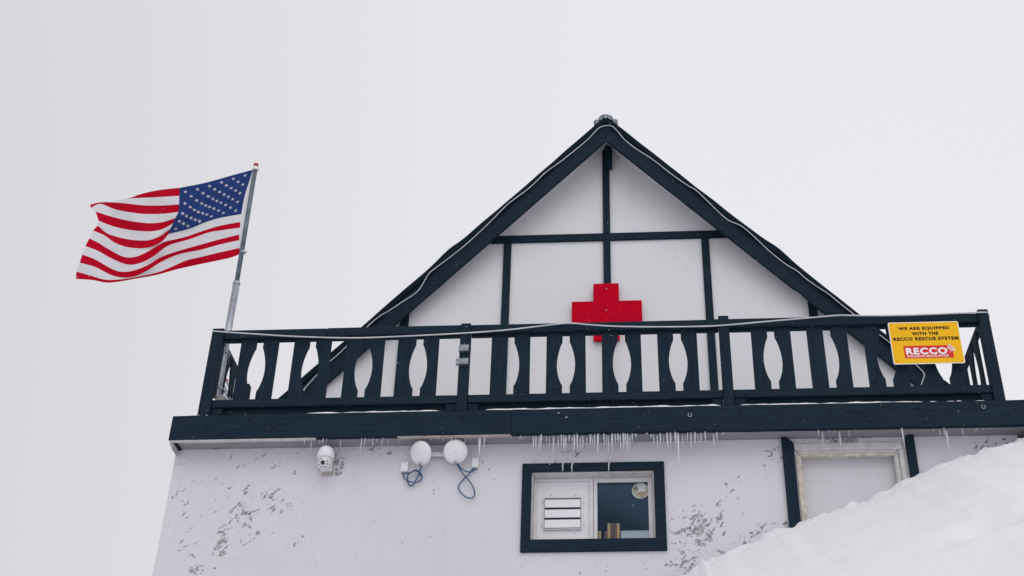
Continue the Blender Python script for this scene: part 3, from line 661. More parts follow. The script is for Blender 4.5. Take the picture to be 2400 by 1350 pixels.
for (a, b) in ((p1b, p2a), (p2b, p3a), (p3b, p4a)):
    cut = AX(765, 780, YRF) if a < -2 else (AX(1655, 755, YRF) if a < 1.0 else b)
    MB().box(a+.001, min(cut, b)-.0012, YRF, YRB, ZTR0, ZTR1).build('top_rail', WOODX, rail, bevel=.005)
    if cut < b: MB().box(cut+.0012, b-.001, YRF+.003, YRB+.003, ZTR0+.003, ZTR1+.005).build('top_rail', WOODX, rail, bevel=.005)
    MB().box(a+.001, b-.001, YRB+.024, YRB+.06, ZTR0-0.010, ZTR0+0.055).build('under_rail', WOODX, rail, bevel=.004)
    MB().box(a+.001, b-.001, YRF, YRB, ZBT0, ZBT1).build('bottom_rail', WOODX, rail, bevel=.005)
    MB().box(a+.001, b-.001, YRB+.024, YRB+.06, ZBT0-0.075, ZBT0+0.06).build('under_rail', WOODX, rail, bevel=.004)
    for x in (a+0.055, b-0.055):
        MB().box(x-.05, x+.05, YRB-.02, YRB+.022, ZBT0-0.075, ZBT0-.006).build('rail_bracket', WOODY, rail, bevel=.003)
        MB().box(x-.05, x+.05, YRB+.002, YRB+.022, ZTR0-.028, ZTR0-.004).build('rail_bracket', WOODY, rail, bevel=.003)
BW, BH = 0.155, ZTR0+0.03-(ZBT1-0.03)
ZC = (ZTR0+0.03+ZBT1-0.03)/2
def board_poly(flip, plain=False):
    right = []
    zlo, zhi = ZBT1-ZC, ZTR0-ZC-0.010
    for i in range(41):
        t = i/40; z = -BH/2 + BH*t
        s = (z-zlo)/(zhi-zlo); ind = 0
        if not plain and 0.165 < s < 0.845:
            q = (s-0.165)/(0.845-0.165); ind = 0.006 + 0.046*math.sin(math.pi*q**0.93)**0.85
        right.append((BW/2-ind, z))
    poly = [(-BW/2, -BH/2)] + right + [(-BW/2, BH/2)]
    if flip: poly = [(-x, z) for x, z in poly][::-1]
    return poly
protos = {}
pairs = [((542.5,582,0),(597,634.6,1)), ((671.6,709.6,0),(724,762,1)), ((797.7,837,0),(852,890.7,1)), ((927,965.8,0),(982.7,1020.5,1)),
         ((1147,1185,2),(1202,1240,1)), ((1279,1317,0),(1335,1372.5,1)), ((1411.4,1450,0),(1467.4,1506,1)), ((1545,1583.8,0),(1601,1641,1)),
         ((1770.5,1809,0),(1826.7,1866.4,1)), ((1904.8,1944,2),(1961,2001.6,1)), ((2039.4,2079,0),(2095.5,2135.7,1)), ((2173,2212.5,0),(2229,2269,1))]
def rail_y(px): return 935.5 + (px-600)*(902-935.5)/1600
for pr in pairs:
    for (a, b, k) in pr:
        x = (AX(a, rail_y(a), YRB)+AX(b, rail_y(b), YRB))/2
        cc = Vector((x, YRB+.0115, ZC))
        if k not in protos:
            poly = board_poly(k == 1, k == 2); o = MB().prism([(px_+x, pz+ZC) for px_, pz in poly], YRB+.001, YRB+.022).build('baluster', WOODZ, rail, bevel=.0)
            protos[k] = o
        else: copy_at(protos[k], cc, rail)
# silver clips on the second post
for (a, b, c, d) in ((1075,1098,808,822),(1068,1097,840,853)):
    x0, x1 = AX(a, d, YR-.03), AX(b, d, YR-.03); z0, z1 = AZ(1085, d, YR-.03), AZ(1085, c, YR-.03)
    m = MB(); m.box(x0, x1, YR-.035, YR-.030, z0, z1); m.box(x0, x1, YR-.030, YR-.0005, z0, z0+.006); m.box(x0, x1, YR-.030, YR-.0005, z1-.006, z1)
    m.build('metal_clip', CLIPM, rail)
# side runs back to the hut
for s, xo in ((-1, p1a), (1, p4b)):
    xa = xo - s*0.05
    y0, y1 = YP1+.002, 1.12
    MB().box(xa-.02, xa+.02, y0, y1, ZTR0, ZTR1).build('side_top_rail', WOODY, rail, bevel=.004)
    MB().box(xa-.02, xa+.02, y0, y1, ZBT0, ZBT1).build('side_bottom_rail', WOODY, rail, bevel=.004)
    MB().box(xa-.045, xa+.045, y1+.002, y1+0.09, ZB1-.02, ZTR1+0.01).build('post', WOODZ, rail, bevel=.006)
    y = y0+0.16
    k = 0
    while y+0.16 < y1:
        poly = board_poly(k % 2 == 1)
        vs = [(xa-s*.022-s*t_, y+0.0775+a_, ZC+b_) for t_ in (0, .02) for a_, b_ in poly]; n = len(poly)
        MB().add(vs, [list(range(n)), list(reversed(range(n, 2*n)))] + [(i, (i+1) % n, (i+1) % n+n, i+n) for i in range(n)]).build('side_baluster', WOODZ, rail)
        y += 0.225 if k % 2 == 0 else 0.31; k += 1

# snow lying along the balcony edge
rnd = random.Random(5)
m = MB()
def drift(p0, p1, hgt, y0, y1, seed, z=ZB1):
    x0, x1 = AX(p0, 955, YB), AX(p1, 940, YB); n = max(6, int((x1-x0)/0.025)); vs = []; fs = []
    for i in range(n+1):
        x = x0+(x1-x0)*i/n; e = min(1, min(i, n-i)/3+0.15)
        hh = hgt*e*(0.75+0.55*mnoise.noise((x*6, seed, 0))+0.25*mnoise.noise((x*21, seed, 3)))
        yf = y0 + 0.006*mnoise.noise((x*12, seed, 6))
        vs += [(x, yf, z-0.004), (x, yf+0.004, z+hh*0.75), (x, (y0+y1)/2, z+hh*1.05), (x, y1, z+hh*0.8), (x, y1, z-0.004)]
    for i in range(n):
        for k in range(4): fs.append((i*5+k, i*5+k+1, (i+1)*5+k+1, (i+1)*5+k))
    fs += [(0,1,2,3,4), tuple(n*5+k for k in (4,3,2,1,0))]
    m.add(vs, fs)
drift(706, 1040, 0.024, 0.008, 0.03, 1); drift(1124, 1692, 0.026, 0.008, 0.03, 2); drift(1728, 2168, 0.024, 0.008, 0.03, 3)
for q in range(4): a = 2172+q*36+rnd.random()*14; drift(a, a+4+rnd.random()*16, 0.004+rnd.random()*.006, -0.004, 0.028, 10+q)
drift(462, 476, 0.02, .005, .028, 30); drift(483, 492, 0.02, .005, .028, 31)
drift(484, 500, .03, YRF+.002, YRB-.002, 40, ZBT1)
snowedge = m.build('ledge_snow', SNOW, smooth=True); tag(snowedge, 'thin line of snow lying along the top of the balcony beam', 'snow', kind='stuff')
m = MB()   # drifted snow on the deck behind the railing
x0, x1 = XL+0.2, XR
xs2 = np.linspace(x0, x1, 120); ys2 = np.linspace(0.30, YG-0.06, 14)
vs = [(x, y, ZB1 + 0.01 + 0.10*min(1, (y-0.30)/0.5) + 0.03*mnoise.noise((x*1.7, y*2, 0))) for y in ys2 for x in xs2]
m.add(vs, [(j*120+i, j*120+i+1, (j+1)*120+i+1, (j+1)*120+i) for j in range(13) for i in range(119)])
tag(m.build('deck_snow', SNOW, smooth=True), 'snow lying on the balcony floor behind the railing', 'snow', kind='stuff')

# ------------------------------------------------------------------ red cross
YC = YT-0.006
cx0, cx1 = AX(1340, 733, YC-.03), AX(1505, 730, YC-.03); vx0, vx1 = AX(1390.5, 690, YC-.03), AX(1450.5, 690, YC-.03)
cz0, cz1 = AZ(1421, 797.5, YC-.03), AZ(1421, 664, YC-.03)
hzt = AZ(1421, 705, YC-.03); hzb = cz0 + (cz1-hzt)
cr = MB().prism([(vx0,cz0),(vx1,cz0),(vx1,hzb),(cx1,hzb),(cx1,hzt),(vx1,hzt),(vx1,cz1),(vx0,cz1),(vx0,hzt),(cx0,hzt),(cx0,hzb),(vx0,hzb)], YC-.03, YC+.002)
cross = thing('red_cross', ((cx0+cx1)/2, YC, cz0), 'red painted wooden first aid cross fixed to the gable', 'cross sign')
cr.build('cross_board', RED, cross, bevel=.004)
for (a, b) in ((1421,677),(1421,727)):
    p = at(a, b, YC-.03); MB().lathe([(.009,0),(.007,.004),(.002,.006)], (p.x, YC-.03, p.z), (0,-1,0), 8).build('screw', STEEL, cross)

# ------------------------------------------------------------------ yellow sign
YSG = YR-0.012
sx0, sx1 = (AX(2079,757,YSG)+AX(2096,856,YSG))/2, (AX(2245,753,YSG)+AX(2262,850,YSG))/2
sz0, sz1 = (AZ(2096,856,YSG)+AZ(2262,850,YSG))/2, (AZ(2079,757,YSG)+AZ(2245,753,YSG))/2
SWD, SHT = sx1-sx0, sz1-sz0
sign = thing('sign', ((sx0+sx1)/2, YSG, sz0), 'yellow metal sign with black lettering and red logo on the railing', 'sign')
def rrect(x0, x1, z0, z1, r, n=5):
    pts = []
    for cx_, cz_, a0 in ((x1-r, z0+r, -90), (x1-r, z1-r, 0), (x0+r, z1-r, 90), (x0+r, z0+r, 180)):
        for k in range(n+1): a_ = math.radians(a0+90*k/n); pts.append((cx_+r*math.cos(a_), cz_+r*math.sin(a_)))
    return pts
MB().prism(rrect(sx0, sx1, sz0, sz1, .018), YSG-.004, YSG).build('sign_plate', SIGNWHITE, sign)
bd = 0.008
MB().prism(rrect(sx0+bd, sx1-bd, sz0+bd, sz1-bd, .013), YSG-.0055, YSG-.0042).build('yellow_face', YELLOW, sign)
UV = lambda u, v: (sx0+SWD*u, sz1-SHT*v)
lx, lz = UV(.172, .865); hx, hz = UV(.856, .575)
logo = MB().box(lx, hx, YSG-.0070, YSG-.0057, lz, hz).build('logo_panel', SIGNRED, sign)
def text(body, u0, u1, v0, v1, yf, mat, parent, bold):
    cu = bpy.data.curves.new('lettering', 'FONT'); cu.body = body; cu.size = 1.0; cu.offset = bold; cu.resolution_u = 3; cu.space_character = 1.06+bold*2
    ob = bpy.data.objects.new('lettering', cu); col.objects.link(ob)
    me = bpy.data.meshes.new_from_object(ob.evaluated_get(bpy.context.evaluated_depsgraph_get()))
    bpy.data.objects.remove(ob)
    V = [v.co.copy() for v in me.vertices]; Fc = [list(p.vertices) for p in me.polygons]
    x0, x1 = min(v.x for v in V), max(v.x for v in V); y0, y1 = min(v.y for v in V), max(v.y for v in V)
    a, b = UV(u0, v1); c, d = UV(u1, v0)
    W_ = [Vector((a+(v.x-x0)/(x1-x0)*(c-a), yf, b+(v.y-y0)/(y1-y0)*(d-b))) for v in V]
    mb = MB(); mb.add(W_, Fc); bpy.data.meshes.remove(me)
    return mb.build('lettering', mat, parent)
text('WE ARE EQUIPPED', .135, .862, .118, .205, YSG-.0062, INK, sign, .055)
text('WITH THE', .317, .695, .243, .325, YSG-.0062, INK, sign, .055)
text('RECCO RESCUE SYSTEM', .045, .965, .365, .450, YSG-.0062, INK, sign, .055)
text('RECCO', .196, .778, .622, .782, YSG-.0077, SIGNWHITE, logo, .045)
text('AVALANCHE RESCUE SYSTEM', .200, .785, .795, .845, YSG-.0077, SIGNWHITE, logo, .03)
ax_, az_ = UV(.765, .735)
for r_, wd in ((.050,.009), (.068,.009), (.086,.009)):
    pts = []
    for k in range(11): a_ = math.radians(8+68*k/10); pts.append((ax_+r_*math.cos(a_), az_+r_*math.sin(a_)))
    for k in range(10, -1, -1): a_ = math.radians(8+68*k/10); pts.append((ax_+(r_-wd)*math.cos(a_), az_+(r_-wd)*math.sin(a_)))
    n = 11; MB().add([(x, YSG-.0077, z) for x, z in pts], [(k, k+1, 2*n-2-k, 2*n-1-k) for k in range(10)]).build('signal_arc', SIGNWHITE, logo)
rx_, rz_ = UV(.808, .745)
MB().tube([(rx_+.006*math.cos(a_), YSG-.0076, rz_+.006*math.sin(a_)) for a_ in np.linspace(0, 2*math.pi, 13)], .001, 4).build('registered_mark', SIGNWHITE, logo)
for u in (.045, .955):
    for v in (.06, .94):
        x, z = UV(u, v); MB().lathe([(.0045,0),(.003,.003)], (x, YSG-.0056, z), (0,-1,0), 8).build('rivet', INK, sign)

# ------------------------------------------------------------------ white cables
def cable(name, pts, r, mat, label, cat, ties=()):
    o = MB().tube(smoothline(pts, 5), r, 7).build(name, mat, smooth=True); tag(o, label, cat); return o
YCB = YR-0.010
cp_ = [(499,776),(540,779),(600,783),(680,788),(760,791),(830,792),(900,790),(990,786),(1085,781),(1180,774),(1260,765),(1330,757.5),(1380,761),(1450,765),(1550,766),(1640,765),(1700,762),(1780,755),(1860,748),(1930,742),(1970,739),(2040,740),(2120,739),(2200,736),(2300,732)]
railc = cable('cable', [at(a, b, YCB) for a, b in cp_] + [at(2314, 734, YCB+.02), at(2318, 742, YCB+.06), at(2315, 749, YCB+.09)], 0.0072, WHITECABLE, 'white cable sagging along the front of the balcony top rail', 'cable')
rc = [(709,932),(713,913),(725,898),(745,876),(770,850),(792,831),(812,812),(840,787),(867,760),(890,741),(912,728),(945,706),(970,690),(985,675),(1004,643),(1020,629),(1057,601),(1100,566),(1150,519),(1190,479),(1241,440),(1278,405),(1320,374),(1375,329),(1400,303),(1412,296),(1419,294.5),(1424,294),(1432,295),(1443,303),(1466,329),(1493,350),(1530,374),(1575,409),(1612,435),(1636,450),(1700,511),(1738,530),(1773,560),(1797,583),(1817,600),(1846,622),(1868,635),(1890,654),(1920,675),(1943,690),(1972,714),(1999,735),(2040,768),(2085,803),(2120,832),(2150,858),(2166,876),(2163,890),(2159,902)]
pts = []
for a, b in rc:
    p0_, n_ = (PL, NL) if a < 1421 else (PR, NR)
    if n_.y > 0: n_ = -n_
    pts.append(atp(a, b, p0_ + n_*0.044, n_))
cable('cable', pts, 0.0056, WHITECABLE, 'white cable looping along both sloping rake boards of the gable', 'cable')

# ------------------------------------------------------------------ flagpole and flag
YPOLE = 0.21
pb = at(507, 936, YPOLE); pt = at(600.5, 384, YPOLE); pj = at(554.5, 664, YPOLE)
pole = thing('flagpole', (pb.x, YPOLE, ZB1), 'grey telescopic flagpole with red tip strapped to the corner post', 'flagpole')
ax = (pj-pb).normalized(); base = pb + ax*((ZB1-0.0-pb.z)/ax.z)
MB().tube([base, pj], 0.036, 16).build('lower_tube', STEEL, pole, smooth=True)
MB().tube([pj-ax*0.02, pj+ax*0.012], 0.0385, 16).build('collar', STEEL, pole, smooth=True)
d2 = (pt-pj).normalized()
MB().tube([pj, pt-d2*0.07], 0.0245, 14).build('upper_tube', DARKSTEEL, pole, smooth=True)
MB().tube([pt-d2*0.085, pt-d2*0.045], 0.0262, 14).build('white_band', SIGNWHITE, pole, smooth=True)
MB().tube([pt-d2*0.046, pt-d2*0.006, pt], [0.0265, 0.0265, 0.016], 14).build('red_tip', REDCAP, pole, smooth=True)
for q in (0.10, 0.985):
    c = pt-d2*0.09 if q < .5 else at(570, 591, YPOLE)
    m = MB(); m.tube([c-Vector((.026,0,0)), c+Vector((.045,0,.006))], .005, 6); m.tube([c-d2*.008, c+d2*.008], .029, 12); m.build('snap_ring', STEEL, pole, smooth=True)
for (a, b) in ((528,827),(516,912)):
    c = at(a, b, YPOLE); q = MB()
    pts = [Vector((p1b-.03, YP1+.003, c.z+.035)), Vector((p1b+.002, YPOLE-.047, c.z+.02))]
    for k in range(9):
        a_ = math.radians(-100+200*k/8); pts.append(c + Vector((math.cos(a_)*.043, math.sin(a_)*.043, -.004*k)))
    pts.append(Vector((p1b-.03, YP1+.075, c.z-.01)))
    q.tube(smoothline(pts, 3), .0085, 6); q.build('strap', STEEL, pole, smooth=True)
MB().box(pb.x-.10, pb.x+.09, YPOLE-.055, YPOLE+.06, ZB1+0.0, AZ(510, 925, YPOLE-.05)).build('base_block', simple('weathered_block', (.36,.33,.32), .8, var=.3, scale=30, bump=.6), pole, bevel=.01)

# flag surface: rows = the 14 stripe edges, traced in the photo; depth gives the billow
ZS = lambda pts: [(150+x/4.09, 360+y/4.09) for x, y in pts]
rows = {
 0: [(1108,328),(980,340),(850,360),(720,392),(610,432),(450,466),(330,480),(285,487)],
 1: [(1105,405),(980,412),(850,420),(720,425),(610,432),(450,462),(330,474),(258,482)],
 2: [(1103,487),(1000,494),(900,498),(750,495),(600,478),(450,467),(340,467),(252,490)],
 3: [(1096,560),(1000,572),(900,579),(800,579),(700,572),(500,537),(350,482),(258,520)],
 4: [(1066,620),(950,655),(850,667),(750,662),(600,640),(450,602),(350,570),(300,556)],
 5: [(1046,668),(950,722),(850,744),(750,744),(620,730),(500,705),(400,672),(330,642)],
 6: [(1020,722),(920,790),(820,828),(720,832),(620,822),(500,795),(410,762),(322,690)],
 7: [(1003,770),(940,842),(850,888),(740,908),(600,895),(480,850),(390,785),(278,737)],
 8: [(1690,655),(1500,690),(1350,735),(1150,802),(960,850),(800,940),(680,990),(560,985),(400,900),(330,855),(243,813)],
 9: [(1688,710),(1500,737),(1380,758),(1200,822),(1000,882),(850,990),(720,1052),(600,1062),(450,1002),(330,935),(205,885)],
 10: [(1680,775),(1500,820),(1300,875),(1100,932),(930,992),(800,1070),(650,1125),(530,1130),(430,1090),(300,1015),(175,968)],
 11: [(1680,830),(1500,870),(1300,925),(1100,965),(930,1040),(800,1120),(680,1175),(560,1188),(450,1163),(300,1088),(150,1045)],
 12: [(1683,905),(1500,945),(1300,993),(1170,1025),(1000,1100),(880,1143),(700,1182),(560,1203),(400,1209),(250,1168),(120,1132)],
 13: [(1680,965),(1590,1000),(1400,1040),(1100,1105),(900,1160),(700,1197),(500,1231),(400,1236),(270,1212),(114,1201)]}
ctop = [(1808,155),(1600,211),(1350,280),(1108,328)]
cbot = [(1700,580),(1500,616),(1350,660),(1200,722),(1003,770)]
choist = [(1808,155),(1775,270),(1745,360),(1724,440),(1708,530),(1700,580)]
def curve(pts, n):
    P = [np.array([p.x, p.y]) for p in smoothline([(x, y, 0) for x, y in pts], 12)]
    L = np.concatenate([[0], np.cumsum([np.linalg.norm(P[i+1]-P[i]) for i in range(len(P)-1)])]); L /= L[-1]
    P = np.array(P); t = np.linspace(0, 1, n); return np.stack([np.interp(t, L, P[:, 0]), np.interp(t, L, P[:, 1])], 1)
NC, NF = 17, 37                                  # columns over the canton, columns over the free part
grid = np.zeros((14, NC+NF-1, 2))
T, B, Hc = curve(ctop, NC), curve(cbot, NC), curve(choist, 8)
Lc = np.array([rows[k][0] for k in range(8)], float)
for k in range(8):
    for i in range(NC):
        u = i/(NC-1); v = k/7
        lin = (1-v)*T[i]+v*B[i]
        grid[k, i] = lin + u*(Lc[k]-((1-v)*Lc[0]+v*Lc[7])) + (1-u)*(Hc[k]-((1-v)*Hc[0]+v*Hc[7]))
    grid[k, NC-1:] = curve(rows[k], NF)
for k in range(8, 14):
    full = curve(rows[k], 201); split = np.linspace(0, 0.4, NC); rest = np.linspace(0.4, 1, NF)
    tt = np.concatenate([split, rest[1:]]); grid[k] = np.stack([np.interp(tt, np.linspace(0, 1, 201), full[:, j]) for j in (0, 1)], 1)
SUB = 4                                          # rows inside each stripe
uu = np.concatenate([np.linspace(0, .4, NC), np.linspace(.4, 1, NF)[1:]])
vv = np.linspace(0, 13, 13*SUB+1)
def crv(i, v):                                   # smooth interpolation down a column, stripe edges exact
    k = min(12, int(v)); t = v-k
    a = grid[max(k-1, 0), i]; b = grid[k, i]; c = grid[k+1, i]; d = grid[min(k+2, 13), i]
    lin = b+(c-b)*t; cub = 0.5*((2*b)+(c-a)*t+(2*a-5*b+4*c-d)*t*t+(3*b-a-3*c+d)*t**3)
    return lin*0.35+cub*0.65
def depth(u, v):
    w_ = v/13
    y = YPOLE + 0.10*u + 0.11*min(1, u*2.2)*math.sin(2*math.pi*(1.15*u - 0.55*w_) + 2.2) + 0.03*math.sin(2*math.pi*(2.3*u+0.5*w_))*u
    y += 0.016*math.sin(2*math.pi*(3.0*u*1.0+2.4*w_))*min(1, u*4) + 0.007*math.sin(2*math.pi*(2.0*u+6.5*w_)+1.0)*min(1, u*5)
    y += 0.26*max(0, u-0.72)/0.28*max(0, 1-w_*3.0)
    return y
def flagpt(u, v):
    fi = np.interp(u, uu, np.arange(len(uu))); i = min(int(fi), len(uu)-2); t = fi-i
    g = crv(i, v)*(1-t)+crv(i+1, v)*t
    return at(150+g[0]/4.09, 360+g[1]/4.09, depth(u, v))
flag = thing('flag', (pt.x, YPOLE, at(560, 600, YPOLE).z), 'striped flag with white stars on blue streaming left from the pole', 'flag')
nu, nv = len(uu), len(vv)
PT = [[flagpt(u, v) for u in uu] for v in vv]
def cloth(name, cells, mats, mif):
    mb = MB(); idx = {}
    for (j, i) in cells:
        q = []
        for (a, b) in ((j, i), (j, i+1), (j+1, i+1), (j+1, i)):
            if (a, b) not in idx: idx[(a, b)] = len(mb.v); mb.v.append(PT[a][b])
            q.append(idx[(a, b)])
        mb.f.append(q); mb.mi.append(mif(j, i))
    return mb.build(name, mats, flag, smooth=True)
iscanton = lambda j, i: j < 7*SUB and i < NC-1
stripe = [[(j, i) for j in range(k*SUB, (k+1)*SUB) for i in range(nu-1) if not iscanton(j, i)] for k in range(13)]
for k in range(13): cloth('stripe', stripe[k], [FLAGRED if k % 2 == 0 else FLAGWHITE], lambda j, i: 0)
canton = cloth('canton', [(j, i) for j in range(7*SUB) for i in range(NC-1)], [FLAGBLUE], lambda j, i: 0)
# white heading between cloth and pole
hd = [at(150+a/4.09, 360+b/4.09, YPOLE-.002) for a, b in ((1826,152),(1800,310),(1772,470),(1745,620),(1720,760),(1698,900),(1690,950))]
hd = smoothline(hd, 4); mb = MB(); n = len(hd)
left = [PT[int(round(k/(n-1)*(nv-1)))][0] for k in range(n)]
mb.add(hd+left, [(k, k+1, n+k+1, n+k) for k in range(n-1)]); mb.build('heading', FLAGWHITE, flag, smooth=True)
# stars, set on the cloth on both faces
for j in range(1, 10):
    for i in range(1, 12):
        if (i+j) % 2: continue
        u, v = 0.4*i/12, 7*j/10
        c = flagpt(u, v); du = (flagpt(u+.008, v)-flagpt(u-.008, v)).normalized(); dv = (flagpt(u, v-.12)-flagpt(u, v+.12)).normalized()
        n_ = du.cross(dv).normalized(); dv = n_.cross(du).normalized()
        R = 0.0235; outl = []
        for k in range(10):
            r_ = R if k % 2 == 0 else R*0.42; a_ = math.pi/2+k*math.pi/5; outl.append((du*math.cos(a_)+dv*math.sin(a_))*r_)
        mb = MB(); vs = [c+o+n_*.0035 for o in outl]+[c+o-n_*.0035 for o in outl]+[c+n_*.0035, c-n_*.0035]
        fs = [(20, k, (k+1) % 10) for k in range(10)]+[(21, 10+(k+1) % 10, 10+k) for k in range(10)]
        mb.add(vs, fs).build('star', FLAGWHITE, canton)

# ------------------------------------------------------------------ things behind the left corner of the railing
for (a, b, c, d, y, r_, tip) in ((521,893,541,943,.52,.014,0), (531,893,552,940,.58,.014,1), (523,910,536,944,.44,.013,0), (539,915,556,942,.50,.012,0)):
    p, q = at(a, b, y+.35), at(c, d, y)
    dd = (q-p).normalized(); q2 = p + dd*((ZB1-p.z)/dd.z) if dd.z < 0 else q
    lab = {(0,.52): 'grey metal tube leaning behind the flagpole foot, longest of four', (1,.58): 'grey metal tube with red end leaning behind the flagpole foot',
           (0,.44): 'grey metal tube nearest the flagpole foot', (0,.50): 'short grey metal tube farthest right behind the flagpole foot'}[(tip, y)]
    t_ = thing('metal_tube', q2, lab, 'tube', 'metal tubes behind the flagpole')
    MB().tube([p, q2], r_, 10).build('tube', STEEL, t_, smooth=True)
    MB().tube([p-dd*(.05 if tip else .012), p+dd*.02], r_*1.25, 10).build('end_cap', REDCAP if tip else GREYPL, t_, smooth=True)
p, q = at(519, 832, .19), at(499, 932, .19)
dd = (q-p).normalized(); q2 = p+dd*((ZB1-p.z)/dd.z)
wd = thing('marker_wand', q2, 'thin white marker wand with orange band beside the corner post', 'wand')
MB().tube([p, q2], .0065, 8).build('wand', WHITECABLE, wd, smooth=True)
MB().tube([p+dd*.08, p+dd*.14], .011, 8).build('orange_band', simple('orange_tape', (.70, .13, .05), .5), wd, smooth=True)

# ------------------------------------------------------------------ security camera
p = at(765, 1075, YW)
seccam = thing('security_camera', (p.x, YW, AZ(765, 1110, YW)), 'white dome security camera with round lens on the wall', 'camera')
Z = lambda py, y=YW-.05: AZ(766, py, y)
Xc = lambda px, y=YW-.05: AX(px, 1080, y)
MB().box(Xc(756), Xc(781), YW-.030, YW-.001, Z(1110), Z(1056)).build('backing_block', RAWWOOD, seccam, bevel=.003)
MB().box(Xc(755), Xc(780), YW-.065, YW-.031, Z(1104), Z(1056)).build('mounting_box', PLASTIC, seccam, bevel=.006)
hc = Vector((Xc(762, YW-.14), YW-.135, Z(1068, YW-.135)))
MB().lathe([(.074,-.035),(.080,-.028),(.080,0),(.077,.03),(.066,.062),(.046,.085),(.02,.098),(.001,.101)], hc, (0,0,1), 26).build('hood', PLASTIC, seccam, smooth=True)
bc = hc + Vector((-.004, -.004, -.075)); prof = [(.072*math.sin(a_), -.072*math.cos(a_)) for a_ in np.linspace(0.02, math.pi-.02, 14)]
MB().lathe(prof, bc, (0,-1,0), 24).build('camera_ball', simple('pale_ball', (.62,.63,.65), .35, var=.03), seccam, smooth=True)
MB().box(bc.x-.02, bc.x+.05, YW-.14, YW-.066, bc.z-.03, bc.z+.03).build('arm', PLASTIC, seccam, bevel=.01)
dirc = (CAM-bc).normalized(); dirc = (dirc+Vector((-.22, 0, .05))).normalized()
uu_ = dirc.cross(Vector((0,0,1))).normalized(); vv_ = uu_.cross(dirc)
MB().lathe([(.020,-.006),(.020,.004),(.016,.006),(.001,.007)], bc+dirc*.070, dirc, 18).build('lens', BLACK, seccam, smooth=True)
for a_ in (20, 60, 160, 200, 245, 290, 335):
    q = bc + (dirc*.062 + uu_*math.cos(math.radians(a_))*.046 + vv_*math.sin(math.radians(a_))*.046).normalized()*.0705
    MB().lathe([(.0065,-.003),(.0065,.002),(.001,.003)], q, (q-bc), 10).build('infrared_lamp', simple('lamp_dark', (.06,.06,.07), .3) if a_ == 20 else bpy.data.materials['lamp_dark'], seccam)
pp = Vector((Xc(766, YW-.066), YW-.0655, Z(1097, YW-.066))); MB().lathe([(.012,0),(.012,.004),(.006,.006)], pp, (0,-1,0), 10).build('screw_plug', GREYPL, seccam)

# ------------------------------------------------------------------ dish antennas on their bar, boxes and blue leads
bar = thing('antenna_bar', at(1026, 1063, YW), 'white bar joining the two round antennas on the wall', 'bracket')
z0, z1 = AZ(1026, 1068.5, YW-.05), AZ(1026, 1059, YW-.05)
MB().box(AX(990,1063,YW-.05), AX(1066,1063,YW-.05), YW-.055, YW-.035, z0, z1).build('bar', PLASTIC, bar, bevel=.003)
for q in (1000, 1054): 
    x = AX(q, 1063, YW-.05); MB().box(x-.02, x+.02, YW-.034, YW-.001, z0-.01, z1+.01).build('wall_foot', PLASTIC, bar, bevel=.003)
for q in (1008, 1032):
    p = at(q, 1062, YW-.055); MB().lathe([(.006,0),(.004,.003)], (p.x, YW-.0555, p.z), (0,-1,0), 8).build('screw', INK, bar)
def dish(px, py, r, turn, label):
    c = at(px, py, YW-.13); d = (CAM-c).normalized(); d = (Matrix.Rotation(turn, 3, 'Z') @ d)
    t_ = thing('dish_antenna', (c.x, YW-.05, c.z-r), label, 'antenna', 'round white antennas')
    MB().lathe([(r*.35,-.055),(r*.75,-.040),(r*.97,-.022),(r,-.010),(r*.985,-.002),(r*.93,.010),(r*.75,.020),(r*.45,.027),(.002,.030)], c, d, 40).build('radome', PLASTIC, t_, smooth=True)
    m = MB(); m.tube([c-d*.05, Vector((c.x, YW-.06, c.z))], .022, 10); m.build('pivot', PLASTIC, t_, smooth=True)
    q = c + d*.031; MB().lathe([(.004,0),(.003,.002)], q, d, 8).build('centre_mark', INK, t_)
    MB().box(c.x-.012, c.x+.012, YW-.125, YW-.085, c.z-r*.98, c.z-r*.80).build('cable_gland', GREYPL, t_, bevel=.003)
dish(985, 1062, .116, math.radians(-40), 'round white dish antenna turned left, nearer the security camera')
dish(1068, 1058.5, .114, math.radians(2), 'round white dish antenna facing the front, on the right of its bar')
def jbox(a, b, c, d, label):
    x0, x1 = AX(a, d, YW-.03), AX(b, d, YW-.03); z0, z1 = AZ((a+b)/2, d, YW-.03), AZ((a+b)/2, c, YW-.03)
    t_ = thing('junction_box', ((x0+x1)/2, YW, z0), label, 'junction box', 'small white junction boxes')
    MB().box(x0, x1, YW-.035, YW-.001, z0, z1).build('box_body', PLASTIC, t_, bevel=.008)
    MB().lathe([(.005,0),(.004,.002)], ((x0+x1)/2, YW-.0352, z1-.022), (0,-1,0), 8).build('screw', GREYPL, t_)
    MB().box(x0+.012, x1-.012, YW-.030, YW-.006, z0-.010, z0+.001).build('cable_entry', GREYPL, t_, bevel=.002)
jbox(938, 956, 1081, 1105, 'small white junction box left of the left dish antenna'); jbox(1104.5, 1121.5, 1071.5, 1095, 'small white junction box right of the right dish antenna')
K = lambda pts: [(700+x/4.8, 1010+y/4.8) for x, y in pts]
def lead(pts, label, ys_):
    q = K(pts); P = [at(a, b, YW-.02-ys_[min(i, len(ys_)-1)]) for i, (a, b) in enumerate(q)]
    o = MB().tube(smoothline(P, 6), .0062, 7).build('blue_cable', BLUECABLE, smooth=True); tag(o, label, 'cable', 'blue antenna cables')
lead([(1172,455),(1180,510),(1215,555),(1270,575),(1330,575),(1380,545),(1385,500),(1360,465),(1310,448),(1265,465),(1230,495),(1225,555),(1240,605),(1262,620),(1295,595),(1330,530),(1360,460),(1385,380)],
     'blue cable coiled in loops under the left dish antenna', [.0,.0,.005,.01,.012,.01,.008,.01,.015,.02,.02,.012,.008,.005,.012,.02,.03,.05])
